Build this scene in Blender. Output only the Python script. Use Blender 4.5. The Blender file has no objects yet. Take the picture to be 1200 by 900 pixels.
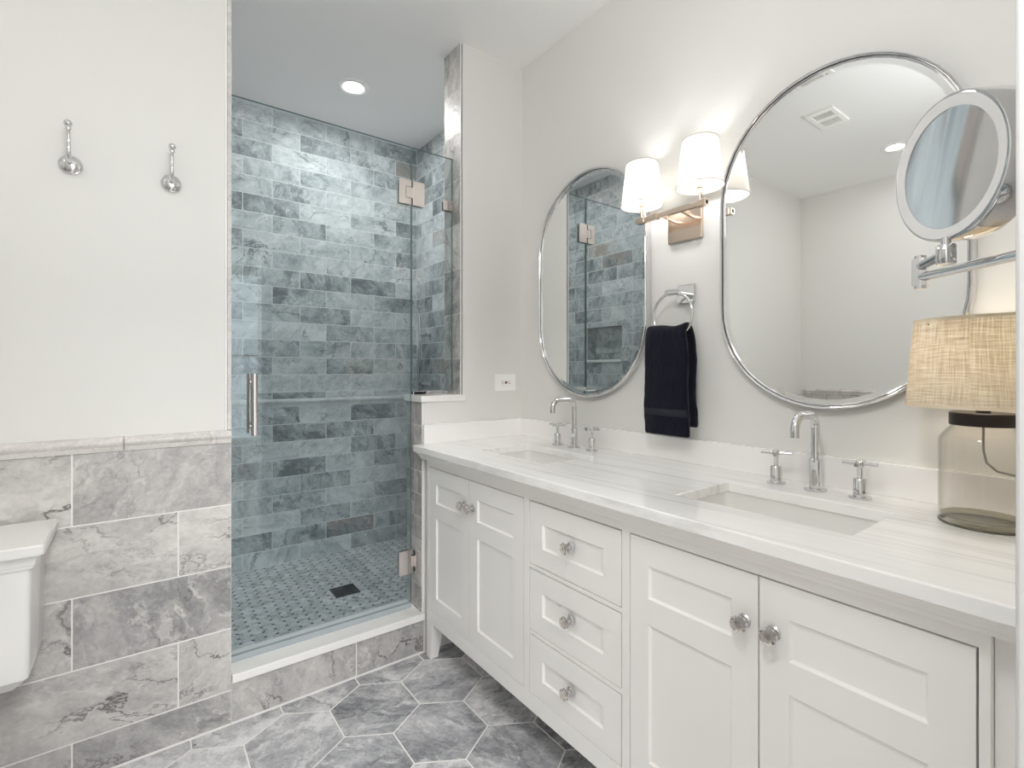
import bpy, bmesh, math, random
from mathutils import Vector, Matrix
PI = math.pi
random.seed(7)
scn = bpy.context.scene
C = scn.collection

# ---------------------------------------------------------------- camera, world, exposure, big lights
H_CAM = 1.2
F_PX = 580.6
cam_d = bpy.data.cameras.new('camera')
cam = bpy.data.objects.new('camera', cam_d)
C.objects.link(cam)
cam_d.sensor_fit = 'HORIZONTAL'
cam_d.sensor_width = 36.0
cam_d.lens = F_PX / 1200 * 36.0
cam_d.shift_y = -15.0 / 1200
cam_d.clip_start = 0.02
cam.location = (0, 0, H_CAM)
cam.rotation_euler = (PI / 2, 0, -math.atan(435.0 / F_PX))
scn.camera = cam

scn.view_settings.view_transform = 'Standard'
scn.view_settings.look = 'None'
scn.view_settings.gamma = 1.0
scn.view_settings.use_curve_mapping = False
scn.view_settings.exposure = 0.38

world = bpy.data.worlds.new('world')
scn.world = world
world.use_nodes = True
wb = world.node_tree.nodes['Background']
wb.inputs[0].default_value = (0.85, 0.93, 1.0, 1)
wb.inputs[1].default_value = 1.5

scn.cycles.max_bounces = 14
scn.cycles.diffuse_bounces = 10
scn.cycles.glossy_bounces = 6
scn.cycles.transmission_bounces = 8
scn.cycles.transparent_max_bounces = 16
scn.cycles.sample_clamp_indirect = 6.0
scn.cycles.caustics_reflective = False
scn.cycles.caustics_refractive = False

P_WINDOW = 22.0      # daylight through the bedroom window
P_BEDROOM = 55.0     # unseen fill light added in the bedroom, shines through the doorway
E_DOWN = 110.0
E_FILL_GLOBE = 36.0         # unseen ball added inside the doorway as main fill light
E_SHOWER = 275.0
E_SCONCE = 85.0
E_LAMP = 17.0


def area(name, loc, rot, sx, sy, power, col):
    d = bpy.data.lights.new(name, 'AREA')
    d.shape = 'RECTANGLE'; d.size = sx; d.size_y = sy; d.energy = power; d.color = col
    o = bpy.data.objects.new(name, d); C.objects.link(o)
    o.location = loc; o.rotation_euler = rot
    return o


area('window_daylight', (0.3, -3.72, 1.4), (PI / 2, 0, 0), 3.2, 2.3, P_WINDOW, (0.95, 0.98, 1.0))
area('bedroom_fill_light', (0.25, -1.5, 2.62), (0, 0, 0), 0.9, 0.9, P_BEDROOM, (1.0, 0.99, 0.98))  # added out of view to send more light into the bathroom


# ---------------------------------------------------------------- colour and material helpers
def srgb(r, g, b):
    def f(c):
        c /= 255.0
        return c / 12.92 if c <= 0.04045 else ((c + 0.055) / 1.055) ** 2.4
    return (f(r), f(g), f(b), 1.0)


class NT:
    """small helper to wire shader nodes"""
    def __init__(self, name):
        self.m = bpy.data.materials.new(name)
        self.m.use_nodes = True
        self.t = self.m.node_tree
        self.t.nodes.clear()
        self.out = self.t.nodes.new('ShaderNodeOutputMaterial')

    def n(self, typ, **kw):
        nd = self.t.nodes.new(typ)
        for k, v in kw.items():
            setattr(nd, k, v)
        return nd

    def set(self, sock, v):
        if isinstance(v, bpy.types.NodeSocket):
            self.t.links.new(v, sock)
        else:
            sock.default_value = v

    def math(self, op, a, b=0.0, c=0.0, clamp=False):
        nd = self.n('ShaderNodeMath', operation=op, use_clamp=clamp)
        self.set(nd.inputs[0], a); self.set(nd.inputs[1], b); self.set(nd.inputs[2], c)
        return nd.outputs[0]

    def vmath(self, op, a, b=(0, 0, 0)):
        nd = self.n('ShaderNodeVectorMath', operation=op)
        self.set(nd.inputs[0], a); self.set(nd.inputs[1], b)
        return nd.outputs[0]

    def maprange(self, v, a, b, c, d):
        nd = self.n('ShaderNodeMapRange')
        nd.clamp = True
        self.set(nd.inputs[0], v)
        for i, x in enumerate((a, b, c, d)):
            self.set(nd.inputs[i + 1], x)
        return nd.outputs[0]

    def noise(self, vec, scale, detail=4.0, rough=0.55, dist=0.0):
        nd = self.n('ShaderNodeTexNoise')
        self.set(nd.inputs['Vector'], vec)
        nd.inputs['Scale'].default_value = scale
        nd.inputs['Detail'].default_value = detail
        nd.inputs['Roughness'].default_value = rough
        nd.inputs['Distortion'].default_value = dist
        return nd.outputs[0]

    def mapping(self, vec, rot=(0, 0, 0), scale=(1, 1, 1)):
        nd = self.n('ShaderNodeMapping')
        self.set(nd.inputs['Vector'], vec)
        nd.inputs['Rotation'].default_value = rot
        nd.inputs['Scale'].default_value = scale
        return nd.outputs[0]

    def mix(self, fac, a, b):
        nd = self.n('ShaderNodeMix', data_type='RGBA')
        self.set(nd.inputs[0], fac); self.set(nd.inputs[6], a); self.set(nd.inputs[7], b)
        return nd.outputs[2]

    def bsdf(self, color, rough=0.5, metal=0.0, spec=0.5, **kw):
        nd = self.n('ShaderNodeBsdfPrincipled')
        self.set(nd.inputs['Base Color'], color)
        self.set(nd.inputs['Roughness'], rough)
        nd.inputs['Metallic'].default_value = metal
        nd.inputs['Specular IOR Level'].default_value = spec
        for k, v in kw.items():
            self.set(nd.inputs[k.replace('_', ' ')], v)
        return nd

    def bump(self, height, strength, dist=0.01):
        nd = self.n('ShaderNodeBump')
        self.set(nd.inputs['Height'], height)
        nd.inputs['Strength'].default_value = strength
        nd.inputs['Distance'].default_value = dist
        return nd.outputs[0]

    def done(self, shader):
        self.t.links.new(shader, self.out.inputs['Surface'])
        return self.m

    def obj(self):
        return self.n('ShaderNodeTexCoord').outputs['Object']


def simple(name, col, rough=0.5, metal=0.0, spec=0.5, var=0.0, vscale=6.0):
    t = NT(name)
    c = col
    if var:
        nz = t.noise(t.obj(), vscale, 3.0)
        dark = tuple(x * (1 - var) for x in col[:3]) + (1,)
        c = t.mix(nz, dark, col)
    return t.done(t.bsdf(c, rough, metal, spec).outputs[0])


def paint(name, col, rough=0.5, bump=0.04):
    t = NT(name)
    o = t.obj()
    c = t.mix(t.noise(o, 1.6, 3.0), tuple(x * 0.985 for x in col[:3]) + (1,), col)
    b = t.bsdf(c, rough, 0.0, 0.35)
    t.set(b.inputs['Normal'], t.bump(t.noise(o, 220.0, 3.0), bump, 0.002))
    return t.done(b.outputs[0])


def marble(name, light, mid, dark, vein, k_tile=0.3, scale=1.0, vein_amt=0.8, rust=0.0, rough=0.22, contrast=1.0, grain=0.35, spec=0.4, rust_col=srgb(140, 110, 88)):
    """mottled marble; every tile carries its own random offset, turn and tone"""
    t = NT(name)
    at = t.n('ShaderNodeAttribute'); at.attribute_name = 'tile_rnd'
    sep = t.n('ShaderNodeSeparateColor'); t.set(sep.inputs[0], at.outputs['Color'])
    r, g, b = sep.outputs[0], sep.outputs[1], sep.outputs[2]
    off = t.vmath('MULTIPLY', at.outputs['Vector'], (31.0, 47.0, 23.0))
    p = t.vmath('ADD', t.obj(), off)
    rot = t.n('ShaderNodeVectorRotate', rotation_type='EULER_XYZ')
    t.set(rot.inputs['Vector'], p)
    cr = t.n('ShaderNodeCombineXYZ')
    for i, sck in enumerate((r, g, b)):
        t.set(cr.inputs[i], t.math('MULTIPLY_ADD', sck, 1.8, -0.4))
    t.set(rot.inputs['Rotation'], cr.outputs[0])
    q = t.mapping(rot.outputs[0], scale=(1.0, 1.9, 1.0))
    wn = t.n('ShaderNodeTexNoise'); t.set(wn.inputs['Vector'], q)
    wn.inputs['Scale'].default_value = 7.0 * scale; wn.inputs['Detail'].default_value = 5.0; wn.inputs['Roughness'].default_value = 0.65
    warp = t.vmath('MULTIPLY', t.vmath('SUBTRACT', wn.outputs['Color'], (0.5, 0.5, 0.5)), (0.22 / scale, 0.22 / scale, 0.22 / scale))
    qw = t.vmath('ADD', q, warp)
    cloud = t.noise(qw, 4.0 * scale, 10.0, 0.68, 0.2)
    mott = t.noise(qw, 15.0 * scale, 7.0, 0.72, 0.0)
    fine = t.noise(p, 85.0 * scale, 3.0, 0.6, 0.0)
    v = t.math('ADD', t.math('MULTIPLY', t.math('SUBTRACT', cloud, 0.5), 1.5 * contrast), t.math('MULTIPLY', t.math('SUBTRACT', mott, 0.5), 0.9 * contrast))
    v = t.math('ADD', v, t.math('MULTIPLY', t.math('SUBTRACT', fine, 0.5), grain))
    v = t.math('ADD', v, t.math('MULTIPLY', t.math('SUBTRACT', r, 0.5), k_tile))
    ramp = t.n('ShaderNodeValToRGB')
    t.set(ramp.inputs[0], t.maprange(v, -0.5, 0.5, 0.0, 1.0))
    e = ramp.color_ramp.elements
    e[0].position = 0.12; e[0].color = dark
    e[1].position = 0.88; e[1].color = light
    m = e.new(0.5); m.color = mid
    col = ramp.outputs[0]
    # crackle: warped cell borders, only in some patches
    vo = t.n('ShaderNodeTexVoronoi', feature='DISTANCE_TO_EDGE'); t.set(vo.inputs['Vector'], qw); vo.inputs['Scale'].default_value = 6.5 * scale
    cm = t.maprange(vo.outputs['Distance'], 0.0, 0.035, 1.0, 0.0)
    cm = t.math('MULTIPLY', cm, t.maprange(t.noise(p, 4.5 * scale, 3.0), 0.48, 0.66, 0.0, 0.9))
    # long veins
    vn = t.noise(qw, 1.7 * scale, 2.0, 0.5, 0.0)
    vm = t.maprange(t.math('ABSOLUTE', t.math('SUBTRACT', vn, 0.5)), 0.0, 0.006, 1.0, 0.0)
    vm = t.math('MULTIPLY', vm, t.maprange(t.noise(p, 2.6 * scale, 2.0), 0.44, 0.58, 0.0, 1.0))
    tot = t.math('MULTIPLY', t.math('MAXIMUM', vm, cm), vein_amt)
    col = t.mix(tot, col, vein)
    # pale calcite veins
    xn = t.noise(qw, 3.0 * scale, 3.0, 0.55, 0.0)
    xm = t.maprange(t.math('ABSOLUTE', t.math('SUBTRACT', xn, 0.44)), 0.0, 0.016, 0.75, 0.0)
    xm = t.math('MULTIPLY', xm, t.maprange(mott, 0.42, 0.6, 0.0, 1.0))
    col = t.mix(xm, col, light)
    if rust:
        rm = t.math('MULTIPLY', t.maprange(b, 1.0 - rust, 1.0 - rust + 0.02, 0.0, 1.0), t.maprange(cloud, 0.42, 0.6, 0.0, 0.7))
        col = t.mix(rm, col, rust_col)
    bs = t.bsdf(col, rough, 0.0, spec)
    return t.done(bs.outputs[0])


M = {}
M['wall'] = paint('wall_paint', srgb(231, 230, 226), 0.5)
M['ceiling'] = paint('ceiling_paint', srgb(245, 245, 245), 0.7)
M['trim'] = simple('trim_paint', srgb(244, 243, 242), 0.35)
M['door_trim'] = simple('door_trim_paint', srgb(206, 206, 205), 0.4)
M['cabinet'] = simple('cabinet_paint', srgb(249, 247, 244), 0.33, var=0.02)
M['grout'] = simple('grout', srgb(240, 238, 234), 0.85, var=0.05, vscale=40)
M['grout_shower'] = simple('grout_shower', srgb(232, 233, 232), 0.85, var=0.05, vscale=40)
M['wainscot'] = marble('wainscot_marble', srgb(221, 218, 214), srgb(190, 187, 184), srgb(146, 145, 145), srgb(84, 78, 76), 0.42, 0.85, 0.9, contrast=0.95, rough=0.25)
M['rail'] = marble('rail_marble', srgb(238, 235, 230), srgb(222, 218, 213), srgb(186, 182, 179), srgb(110, 102, 98), 0.2, 1.6, 0.45, contrast=0.6)
M['shower'] = marble('shower_marble', srgb(226, 228, 228), srgb(186, 191, 193), srgb(112, 118, 122), srgb(66, 71, 75), 0.42, 1.25, 0.9, rust=0.035, rough=0.42, contrast=1.05, spec=0.25)
M['shower_rail'] = marble('shower_rail_marble', srgb(236, 236, 235), srgb(206, 208, 208), srgb(150, 154, 156), srgb(90, 94, 97), 0.0, 1.4, 0.5, contrast=0.6, rough=0.3)
M['shower_grey'] = marble('shower_edge_marble', srgb(226, 222, 217), srgb(190, 187, 183), srgb(128, 125, 122), srgb(80, 76, 73), 0.35, 1.2, 0.85, rough=0.45, contrast=0.95)
M['hex'] = marble('floor_marble', srgb(228, 227, 227), srgb(176, 176, 179), srgb(120, 121, 125), srgb(64, 64, 67), 0.5, 1.1, 0.8, contrast=1.2)
M['curb_slab'] = simple('white_stone', srgb(248, 246, 243), 0.25, var=0.05, vscale=9)
M['mirror'] = simple('mirror_silver', (0.9, 0.91, 0.9, 1), 0.0, 1.0)
M['chrome'] = simple('chrome', (0.74, 0.74, 0.75, 1), 0.05, 1.0)
M['nickel'] = simple('polished_nickel', (0.80, 0.74, 0.71, 1), 0.14, 1.0)
M['bronze'] = simple('warm_nickel', (0.64, 0.53, 0.44, 1), 0.2, 1.0)
M['satin'] = simple('satin_chrome', (0.72, 0.72, 0.72, 1), 0.25, 1.0)
M['hose'] = simple('dark_chrome_hose', (0.38, 0.38, 0.39, 1), 0.2, 1.0)
M['porcelain'] = simple('porcelain', srgb(236, 235, 232), 0.12)
M['plastic'] = simple('white_plastic', srgb(251, 250, 248), 0.3)
M['black_plastic'] = simple('black_plastic', srgb(20, 20, 20), 0.4)
M['red_plastic'] = simple('red_plastic', srgb(170, 40, 40), 0.4)
M['espresso'] = simple('dark_bronze', srgb(40, 33, 31), 0.4, 0.3)
M['black_gap'] = simple('drain_grate', srgb(60, 63, 65), 0.35, 0.8)
M['drain_hole'] = simple('drain_hole', srgb(14, 14, 15), 0.7)
M['cord'] = simple('clear_cord', srgb(150, 146, 140), 0.4)
M['oak'] = simple('bedroom_floor', srgb(188, 182, 176), 0.4, var=0.2, vscale=3)
M['frosted'] = simple('frosted_light_ring', srgb(214, 213, 211), 0.6)


def mat_glass(name, tint, tint_edge, rough=0.0, boost=1.0):
    """clear pane: tinted transmission with a Fresnel reflection"""
    t = NT(name)
    tr = t.n('ShaderNodeBsdfTransparent')
    if tint_edge:   # a longer way through the wall of the glass where it is seen edge-on
        lw = t.n('ShaderNodeLayerWeight'); lw.inputs[0].default_value = 0.5
        t.set(tr.inputs[0], t.mix(t.math('POWER', lw.outputs['Facing'], 5.0), tint, tint_edge))
    else:
        t.set(tr.inputs[0], tint)
    gl = t.n('ShaderNodeBsdfGlossy'); gl.inputs['Roughness'].default_value = rough
    gl.inputs['Color'].default_value = (0.95, 1, 1, 1)
    # the same reflectance on both faces of the wall of glass (the Fresnel node inverts the index on back faces)
    fr = t.n('ShaderNodeFresnel')
    bf = t.n('ShaderNodeNewGeometry').outputs['Backfacing']
    t.set(fr.inputs['IOR'], t.maprange(bf, 0.0, 1.0, 1.45, 1 / 1.45))
    mx = t.n('ShaderNodeMixShader')
    t.set(mx.inputs[0], t.math('MULTIPLY', fr.outputs[0], boost, clamp=True))
    t.set(mx.inputs[1], tr.outputs[0]); t.set(mx.inputs[2], gl.outputs[0])
    return t.done(mx.outputs[0])


M['pane'] = mat_glass('shower_glass', (0.905, 0.94, 0.95, 1), None, 0.0, 1.15)
M['pane_edge'] = simple('glass_edge', srgb(112, 142, 144), 0.15)
M['jar'] = mat_glass('jar_glass', (0.968, 0.958, 0.945, 1), (0.55, 0.53, 0.49, 1), 0.0, 0.8)
M['jar_refraction'] = simple('dark_refraction_line', srgb(92, 86, 72), 0.1)  # opaque dark colour standing in for refraction at the jar's bottom edge
M['jar_base'] = mat_glass('jar_base_glass', (0.70, 0.68, 0.60, 1), None, 0.0, 0.6)
def mat_seal():
    t = NT('clear_vinyl')
    tr = t.n('ShaderNodeBsdfTransparent'); tr.inputs[0].default_value = (0.88, 0.92, 0.93, 1)
    b = t.bsdf(srgb(206, 213, 216), 0.4, 0.0, 0.2)
    mx = t.n('ShaderNodeMixShader'); mx.inputs[0].default_value = 0.55
    t.set(mx.inputs[1], tr.outputs[0]); t.set(mx.inputs[2], b.outputs[0])
    return t.done(mx.outputs[0])


M['seal'] = mat_seal()


def mat_crystal():
    t = NT('crystal')
    b = t.bsdf((0.86, 0.80, 0.75, 1), 0.02, 0.0, 0.5)
    b.inputs['Transmission Weight'].default_value = 1.0
    b.inputs['IOR'].default_value = 1.5
    return t.done(b.outputs[0])


M['crystal'] = mat_crystal()


def mat_counter():
    t = NT('counter_marble')
    o = t.obj()
    w = t.noise(o, 2.0, 3.0)
    cx = t.n('ShaderNodeCombineXYZ')
    sp = t.n('ShaderNodeSeparateXYZ'); t.set(sp.inputs[0], o)
    x = t.math('ADD', sp.outputs[0], t.math('MULTIPLY', sp.outputs[1], 0.07))
    x = t.math('ADD', x, t.math('MULTIPLY', t.math('SUBTRACT', w, 0.5), 0.05))
    t.set(cx.inputs[0], t.math('MULTIPLY', x, 34.0))
    t.set(cx.inputs[1], t.math('MULTIPLY', sp.outputs[1], 0.9))
    t.set(cx.inputs[2], t.math('MULTIPLY', sp.outputs[2], 12.0))
    n1 = t.noise(cx.outputs[0], 1.7, 5.0, 0.65, 0.3)
    n2 = t.noise(cx.outputs[0], 0.7, 3.0, 0.5, 0.2)
    f = t.math('MULTIPLY', t.maprange(n1, 0.5, 0.68, 0.0, 1.0), t.maprange(n2, 0.4, 0.6, 0.15, 1.0))
    col = t.mix(f, srgb(250, 249, 247), srgb(220, 219, 218))
    return t.done(t.bsdf(col, 0.1, 0.0, 0.5).outputs[0])


M['counter'] = mat_counter()
M['splash'] = simple('plain_white_stone', srgb(250, 248, 246), 0.15, var=0.03, vscale=5)


def mat_mosaic():
    """stone basket-weave: 2:1 chips turned in alternate cells with a dark dot at each corner"""
    t = NT('shower_mosaic')
    o = t.obj()
    s = t.n('ShaderNodeSeparateXYZ'); t.set(s.inputs[0], o)
    K = 1 / 0.046
    u = t.math('MULTIPLY', s.outputs[0], K); v = t.math('MULTIPLY', s.outputs[1], K)
    iu = t.math('FLOOR', u); iv = t.math('FLOOR', v)
    fu = t.math('FRACT', u); fv = t.math('FRACT', v)
    par = t.math('FRACT', t.math('MULTIPLY', t.math('ADD', iu, iv), 0.5))
    par = t.math('GREATER_THAN', par, 0.25)
    # cross coordinate of the pair of chips in this cell
    a = t.math('ADD', t.math('MULTIPLY', fu, par), t.math('MULTIPLY', fv, t.math('SUBTRACT', 1.0, par)))
    half = t.math('GREATER_THAN', a, 0.5)
    eu = t.math('MINIMUM', fu, t.math('SUBTRACT', 1.0, fu))
    ev = t.math('MINIMUM', fv, t.math('SUBTRACT', 1.0, fv))
    em = t.math('ABSOLUTE', t.math('SUBTRACT', a, 0.5))
    edge = t.math('MINIMUM', t.math('MINIMUM', eu, ev), em)
    grout = t.maprange(edge, 0.018, 0.04, 1.0, 0.0)
    dot = t.math('MULTIPLY', t.math('LESS_THAN', eu, 0.125), t.math('LESS_THAN', ev, 0.125))
    cid = t.n('ShaderNodeCombineXYZ')
    t.set(cid.inputs[0], iu); t.set(cid.inputs[1], iv); t.set(cid.inputs[2], half)
    wn = t.n('ShaderNodeTexWhiteNoise'); t.set(wn.inputs['Vector'], cid.outputs[0])
    p = t.vmath('ADD', o, t.vmath('MULTIPLY', wn.outputs['Color'], (9, 9, 9)))
    nz = t.noise(p, 22.0, 6.0, 0.7, 0.0)
    val = t.math('ADD', nz, t.math('MULTIPLY', t.math('SUBTRACT', wn.outputs['Value'], 0.5), 0.20))
    ramp = t.n('ShaderNodeValToRGB'); t.set(ramp.inputs[0], val)
    e = ramp.color_ramp.elements
    e[0].position = 0.2; e[0].color = srgb(120, 125, 128)
    e[1].position = 0.75; e[1].color = srgb(236, 238, 238)
    col = t.mix(t.math('MULTIPLY', grout, 0.6), ramp.outputs[0], srgb(226, 228, 228))
    col = t.mix(dot, col, srgb(34, 38, 41))
    return t.done(t.bsdf(col, 0.35, 0.0, 0.4).outputs[0])


M['mosaic'] = mat_mosaic()


def mat_shade(name, col, trans, weave=False):
    t = NT(name)
    c = col
    if weave:
        o = t.obj()
        s = t.n('ShaderNodeSeparateXYZ'); t.set(s.inputs[0], o)
        th = t.math('ARCTAN2', s.outputs[1], s.outputs[0])
        wob = t.math('MULTIPLY', t.math('SUBTRACT', t.noise(o, 9.0, 2.0), 0.5), 0.06)
        c1 = t.n('ShaderNodeCombineXYZ')
        t.set(c1.inputs[0], t.math('MULTIPLY', th, 2.2))
        t.set(c1.inputs[1], t.math('MULTIPLY', t.math('ADD', s.outputs[2], t.math('MULTIPLY', wob, 0.25)), 330.0))
        c2 = t.n('ShaderNodeCombineXYZ')
        t.set(c2.inputs[0], t.math('MULTIPLY', t.math('ADD', th, wob), 42.0))
        t.set(c2.inputs[1], t.math('MULTIPLY', s.outputs[2], 14.0))
        a = t.noise(c1.outputs[0], 1.0, 3.0, 0.6)
        b = t.noise(c2.outputs[0], 1.0, 3.0, 0.6)
        f = t.math('ADD', t.math('MULTIPLY', t.maprange(a, 0.38, 0.66, 0, 1), 0.55), t.math('MULTIPLY', t.maprange(b, 0.38, 0.66, 0, 1), 0.55), clamp=True)
        c = t.mix(f, col, srgb(206, 193, 170))
    d = t.n('ShaderNodeBsdfDiffuse'); t.set(d.inputs[0], c)
    r = t.n('ShaderNodeBsdfTranslucent'); t.set(r.inputs[0], c)
    mx = t.n('ShaderNodeMixShader'); mx.inputs[0].default_value = trans
    t.set(mx.inputs[1], d.outputs[0]); t.set(mx.inputs[2], r.outputs[0])
    return t.done(mx.outputs[0])


M['shade_hem'] = simple('shade_hem_tape', srgb(176, 168, 158), 0.8)
M['white_shade'] = mat_shade('white_linen', srgb(248, 246, 243), 0.55)
M['tan_shade'] = mat_shade('tan_linen', srgb(244, 238, 226), 0.5, True)


def emit(name, col, s):
    t = NT(name)
    e = t.n('ShaderNodeEmission'); e.inputs[0].default_value = col; e.inputs[1].default_value = s
    return t.done(e.outputs[0])


M['down'] = emit('downlight_lens', (1, 0.99, 0.985, 1), E_DOWN)
M['bulb'] = emit('sconce_bulb', (1.0, 0.98, 0.96, 1), E_SCONCE)
M['lamp_bulb'] = emit('lamp_bulb', (1.0, 0.93, 0.82, 1), E_LAMP)
M['fill_globe'] = emit('fill_glow', (0.985, 0.99, 1.0, 1), E_FILL_GLOBE)  # glow of the added fill light
M['down_shower'] = emit('shower_downlight_lens', (1, 0.99, 0.97, 1), E_SHOWER)


def mat_towel():
    t = NT('navy_terry')
    o = t.obj()
    nz = t.noise(o, 330.0, 2.0, 0.6)
    col = t.mix(nz, srgb(7, 8, 16), srgb(27, 28, 46))
    b = t.bsdf(col, 0.95, 0.0, 0.1)
    b.inputs['Sheen Weight'].default_value = 0.1
    b.inputs['Sheen Roughness'].default_value = 0.5
    t.set(b.inputs['Normal'], t.bump(nz, 0.9, 0.003))
    return t.done(b.outputs[0])


M['towel'] = mat_towel()
M['towel_band'] = simple('navy_woven_band', srgb(20, 22, 38), 0.8)


# ---------------------------------------------------------------- geometry helpers (world coordinates)
def new_bm():
    return bmesh.new()


def box(bm, x0, y0, z0, x1, y1, z1):
    vs = [bm.verts.new(p) for p in ((x0, y0, z0), (x1, y0, z0), (x1, y1, z0), (x0, y1, z0), (x0, y0, z1), (x1, y0, z1), (x1, y1, z1), (x0, y1, z1))]
    for f in ((0, 3, 2, 1), (4, 5, 6, 7), (0, 1, 5, 4), (1, 2, 6, 5), (2, 3, 7, 6), (3, 0, 4, 7)):
        bm.faces.new([vs[i] for i in f])
    return bm


def loft(bm, rings, close_ends=True, closed=False):
    vr = [[bm.verts.new(p) for p in r] for r in rings]
    n = len(vr[0])
    pairs = list(zip(vr[:-1], vr[1:]))
    if closed:
        pairs.append((vr[-1], vr[0]))
    for a, b in pairs:
        for i in range(n):
            bm.faces.new((a[i], a[(i + 1) % n], b[(i + 1) % n], b[i]))
    if close_ends and not closed:
        bm.faces.new(list(reversed(vr[0])))
        bm.faces.new(vr[-1])
    return bm


def axis_mat(origin, zdir, xhint=(1, 0, 0)):
    z = Vector(zdir).normalized()
    x = Vector(xhint)
    if abs(x.normalized().dot(z)) > 0.95:
        x = Vector((0, 1, 0)) if abs(z.y) < 0.9 else Vector((0, 0, 1))
    y = z.cross(x).normalized()
    x = y.cross(z).normalized()
    m = Matrix((x, y, z)).transposed().to_4x4()
    m.translation = Vector(origin)
    return m


def lathe(bm, prof, origin=(0, 0, 0), axis=(0, 0, 1), n=40, closed=False):
    m = axis_mat(origin, axis)
    rings = []
    for r, h in prof:
        r = max(r, 0.0004)
        rings.append([m @ Vector((r * math.cos(2 * PI * i / n), r * math.sin(2 * PI * i / n), h)) for i in range(n)])
    return loft(bm, rings, True, closed)


def tube(bm, pts, r, n=14, closed=False, r_end=None):
    pts = [Vector(p) for p in pts]
    k = len(pts)
    rings = []
    nrm = None
    for i, p in enumerate(pts):
        if closed:
            tg = (pts[(i + 1) % k] - pts[i - 1]).normalized()
        else:
            tg = (pts[min(i + 1, k - 1)] - pts[max(i - 1, 0)]).normalized()
        if nrm is None:
            h = Vector((0, 0, 1)) if abs(tg.z) < 0.9 else Vector((1, 0, 0))
            nrm = (h - tg * h.dot(tg)).normalized()
        else:
            nrm = (nrm - tg * nrm.dot(tg)).normalized()
        bn = tg.cross(nrm)
        rr = r if r_end is None else r + (r_end - r) * i / (k - 1)
        off = PI / n if n == 4 else 0
        rings.append([p + (nrm * math.cos(2 * PI * j / n + off) + bn * math.sin(2 * PI * j / n + off)) * rr for j in range(n)])
    return loft(bm, rings, True, closed)


def rrect(cx, cy, hx, hy, r, z, n=5):
    out = []
    r = min(r, hx, hy)
    for sx, sy, a0 in ((1, 1, 0), (-1, 1, PI / 2), (-1, -1, PI), (1, -1, 1.5 * PI)):
        for i in range(n + 1):
            a = a0 + PI / 2 * i / n
            out.append(Vector((cx + sx * (hx - r) + r * math.cos(a), cy + sy * (hy - r) + r * math.sin(a), z)))
    return out


def slab_holes(bm, us, vs, holes, w0, w1, P):
    """slab over the grid us x vs without the cells in holes; P maps (u, v, w) to a point"""
    us = sorted(us); vs = sorted(vs)
    nu, nv = len(us) - 1, len(vs) - 1
    vert = {}

    def V(i, j, k):
        if (i, j, k) not in vert:
            vert[(i, j, k)] = bm.verts.new(P(us[i], vs[j], (w0, w1)[k]))
        return vert[(i, j, k)]

    def solid(i, j):
        return 0 <= i < nu and 0 <= j < nv and (i, j) not in holes
    for i in range(nu):
        for j in range(nv):
            if not solid(i, j):
                continue
            bm.faces.new((V(i, j, 1), V(i + 1, j, 1), V(i + 1, j + 1, 1), V(i, j + 1, 1)))
            bm.faces.new((V(i, j, 0), V(i, j + 1, 0), V(i + 1, j + 1, 0), V(i + 1, j, 0)))
            for di, dj, a, b in ((-1, 0, (i, j + 1), (i, j)), (1, 0, (i + 1, j), (i + 1, j + 1)), (0, -1, (i, j), (i + 1, j)), (0, 1, (i + 1, j + 1), (i, j + 1))):
                if not solid(i + di, j + dj):
                    bm.faces.new((V(*a, 0), V(*b, 0), V(*b, 1), V(*a, 1)))
    return bm


ROOT = {}


def tags(o, label=None, cat=None, group=None, kind=None):
    if label: o['label'] = label
    if cat: o['category'] = cat
    if group: o['group'] = group
    if kind: o['kind'] = kind
    return o


def thing(name, label, cat, loc, group=None):
    o = bpy.data.objects.new(name, None)
    o.empty_display_size = 0.05
    C.objects.link(o)
    o.location = loc
    ROOT[o] = Vector(loc)
    return tags(o, label, cat, group)


def obj(name, bm, mat, parent=None, smooth=None, bevel=0.0, loc=None, label=None, seg=2, sub=0):
    """link a bmesh given in world coordinates as one mesh object"""
    bmesh.ops.recalc_face_normals(bm, faces=bm.faces[:])
    if parent is not None:
        base = ROOT[parent]
    else:
        base = Vector(loc) if loc is not None else Vector((0, 0, 0))
    bmesh.ops.translate(bm, verts=bm.verts[:], vec=-base)
    me = bpy.data.meshes.new(name)
    bm.to_mesh(me); bm.free()
    mats = mat if isinstance(mat, (list, tuple)) else [mat]
    for m in mats:
        me.materials.append(m)
    o = bpy.data.objects.new(name, me)
    C.objects.link(o)
    if parent is not None:
        o.parent = parent
    else:
        o.location = base
    ROOT[o] = base
    if bevel:
        b = o.modifiers.new('bevel', 'BEVEL'); b.width = bevel; b.segments = seg; b.limit_method = 'ANGLE'; b.angle_limit = math.radians(35)
    if sub:
        s = o.modifiers.new('sub', 'SUBSURF'); s.levels = sub; s.render_levels = sub
    if smooth is not None:
        for p in me.polygons:
            p.use_smooth = True
        if smooth:
            me.set_sharp_from_angle(angle=math.radians(smooth))
    if label:
        o['label'] = label
    return o


def struct(name, bm, mat, parent=None, **kw):
    o = obj(name, bm, mat, parent, **kw)
    if parent is None:
        o['kind'] = 'structure'
    return o


def B(*a):
    return box(new_bm(), *a)


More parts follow.
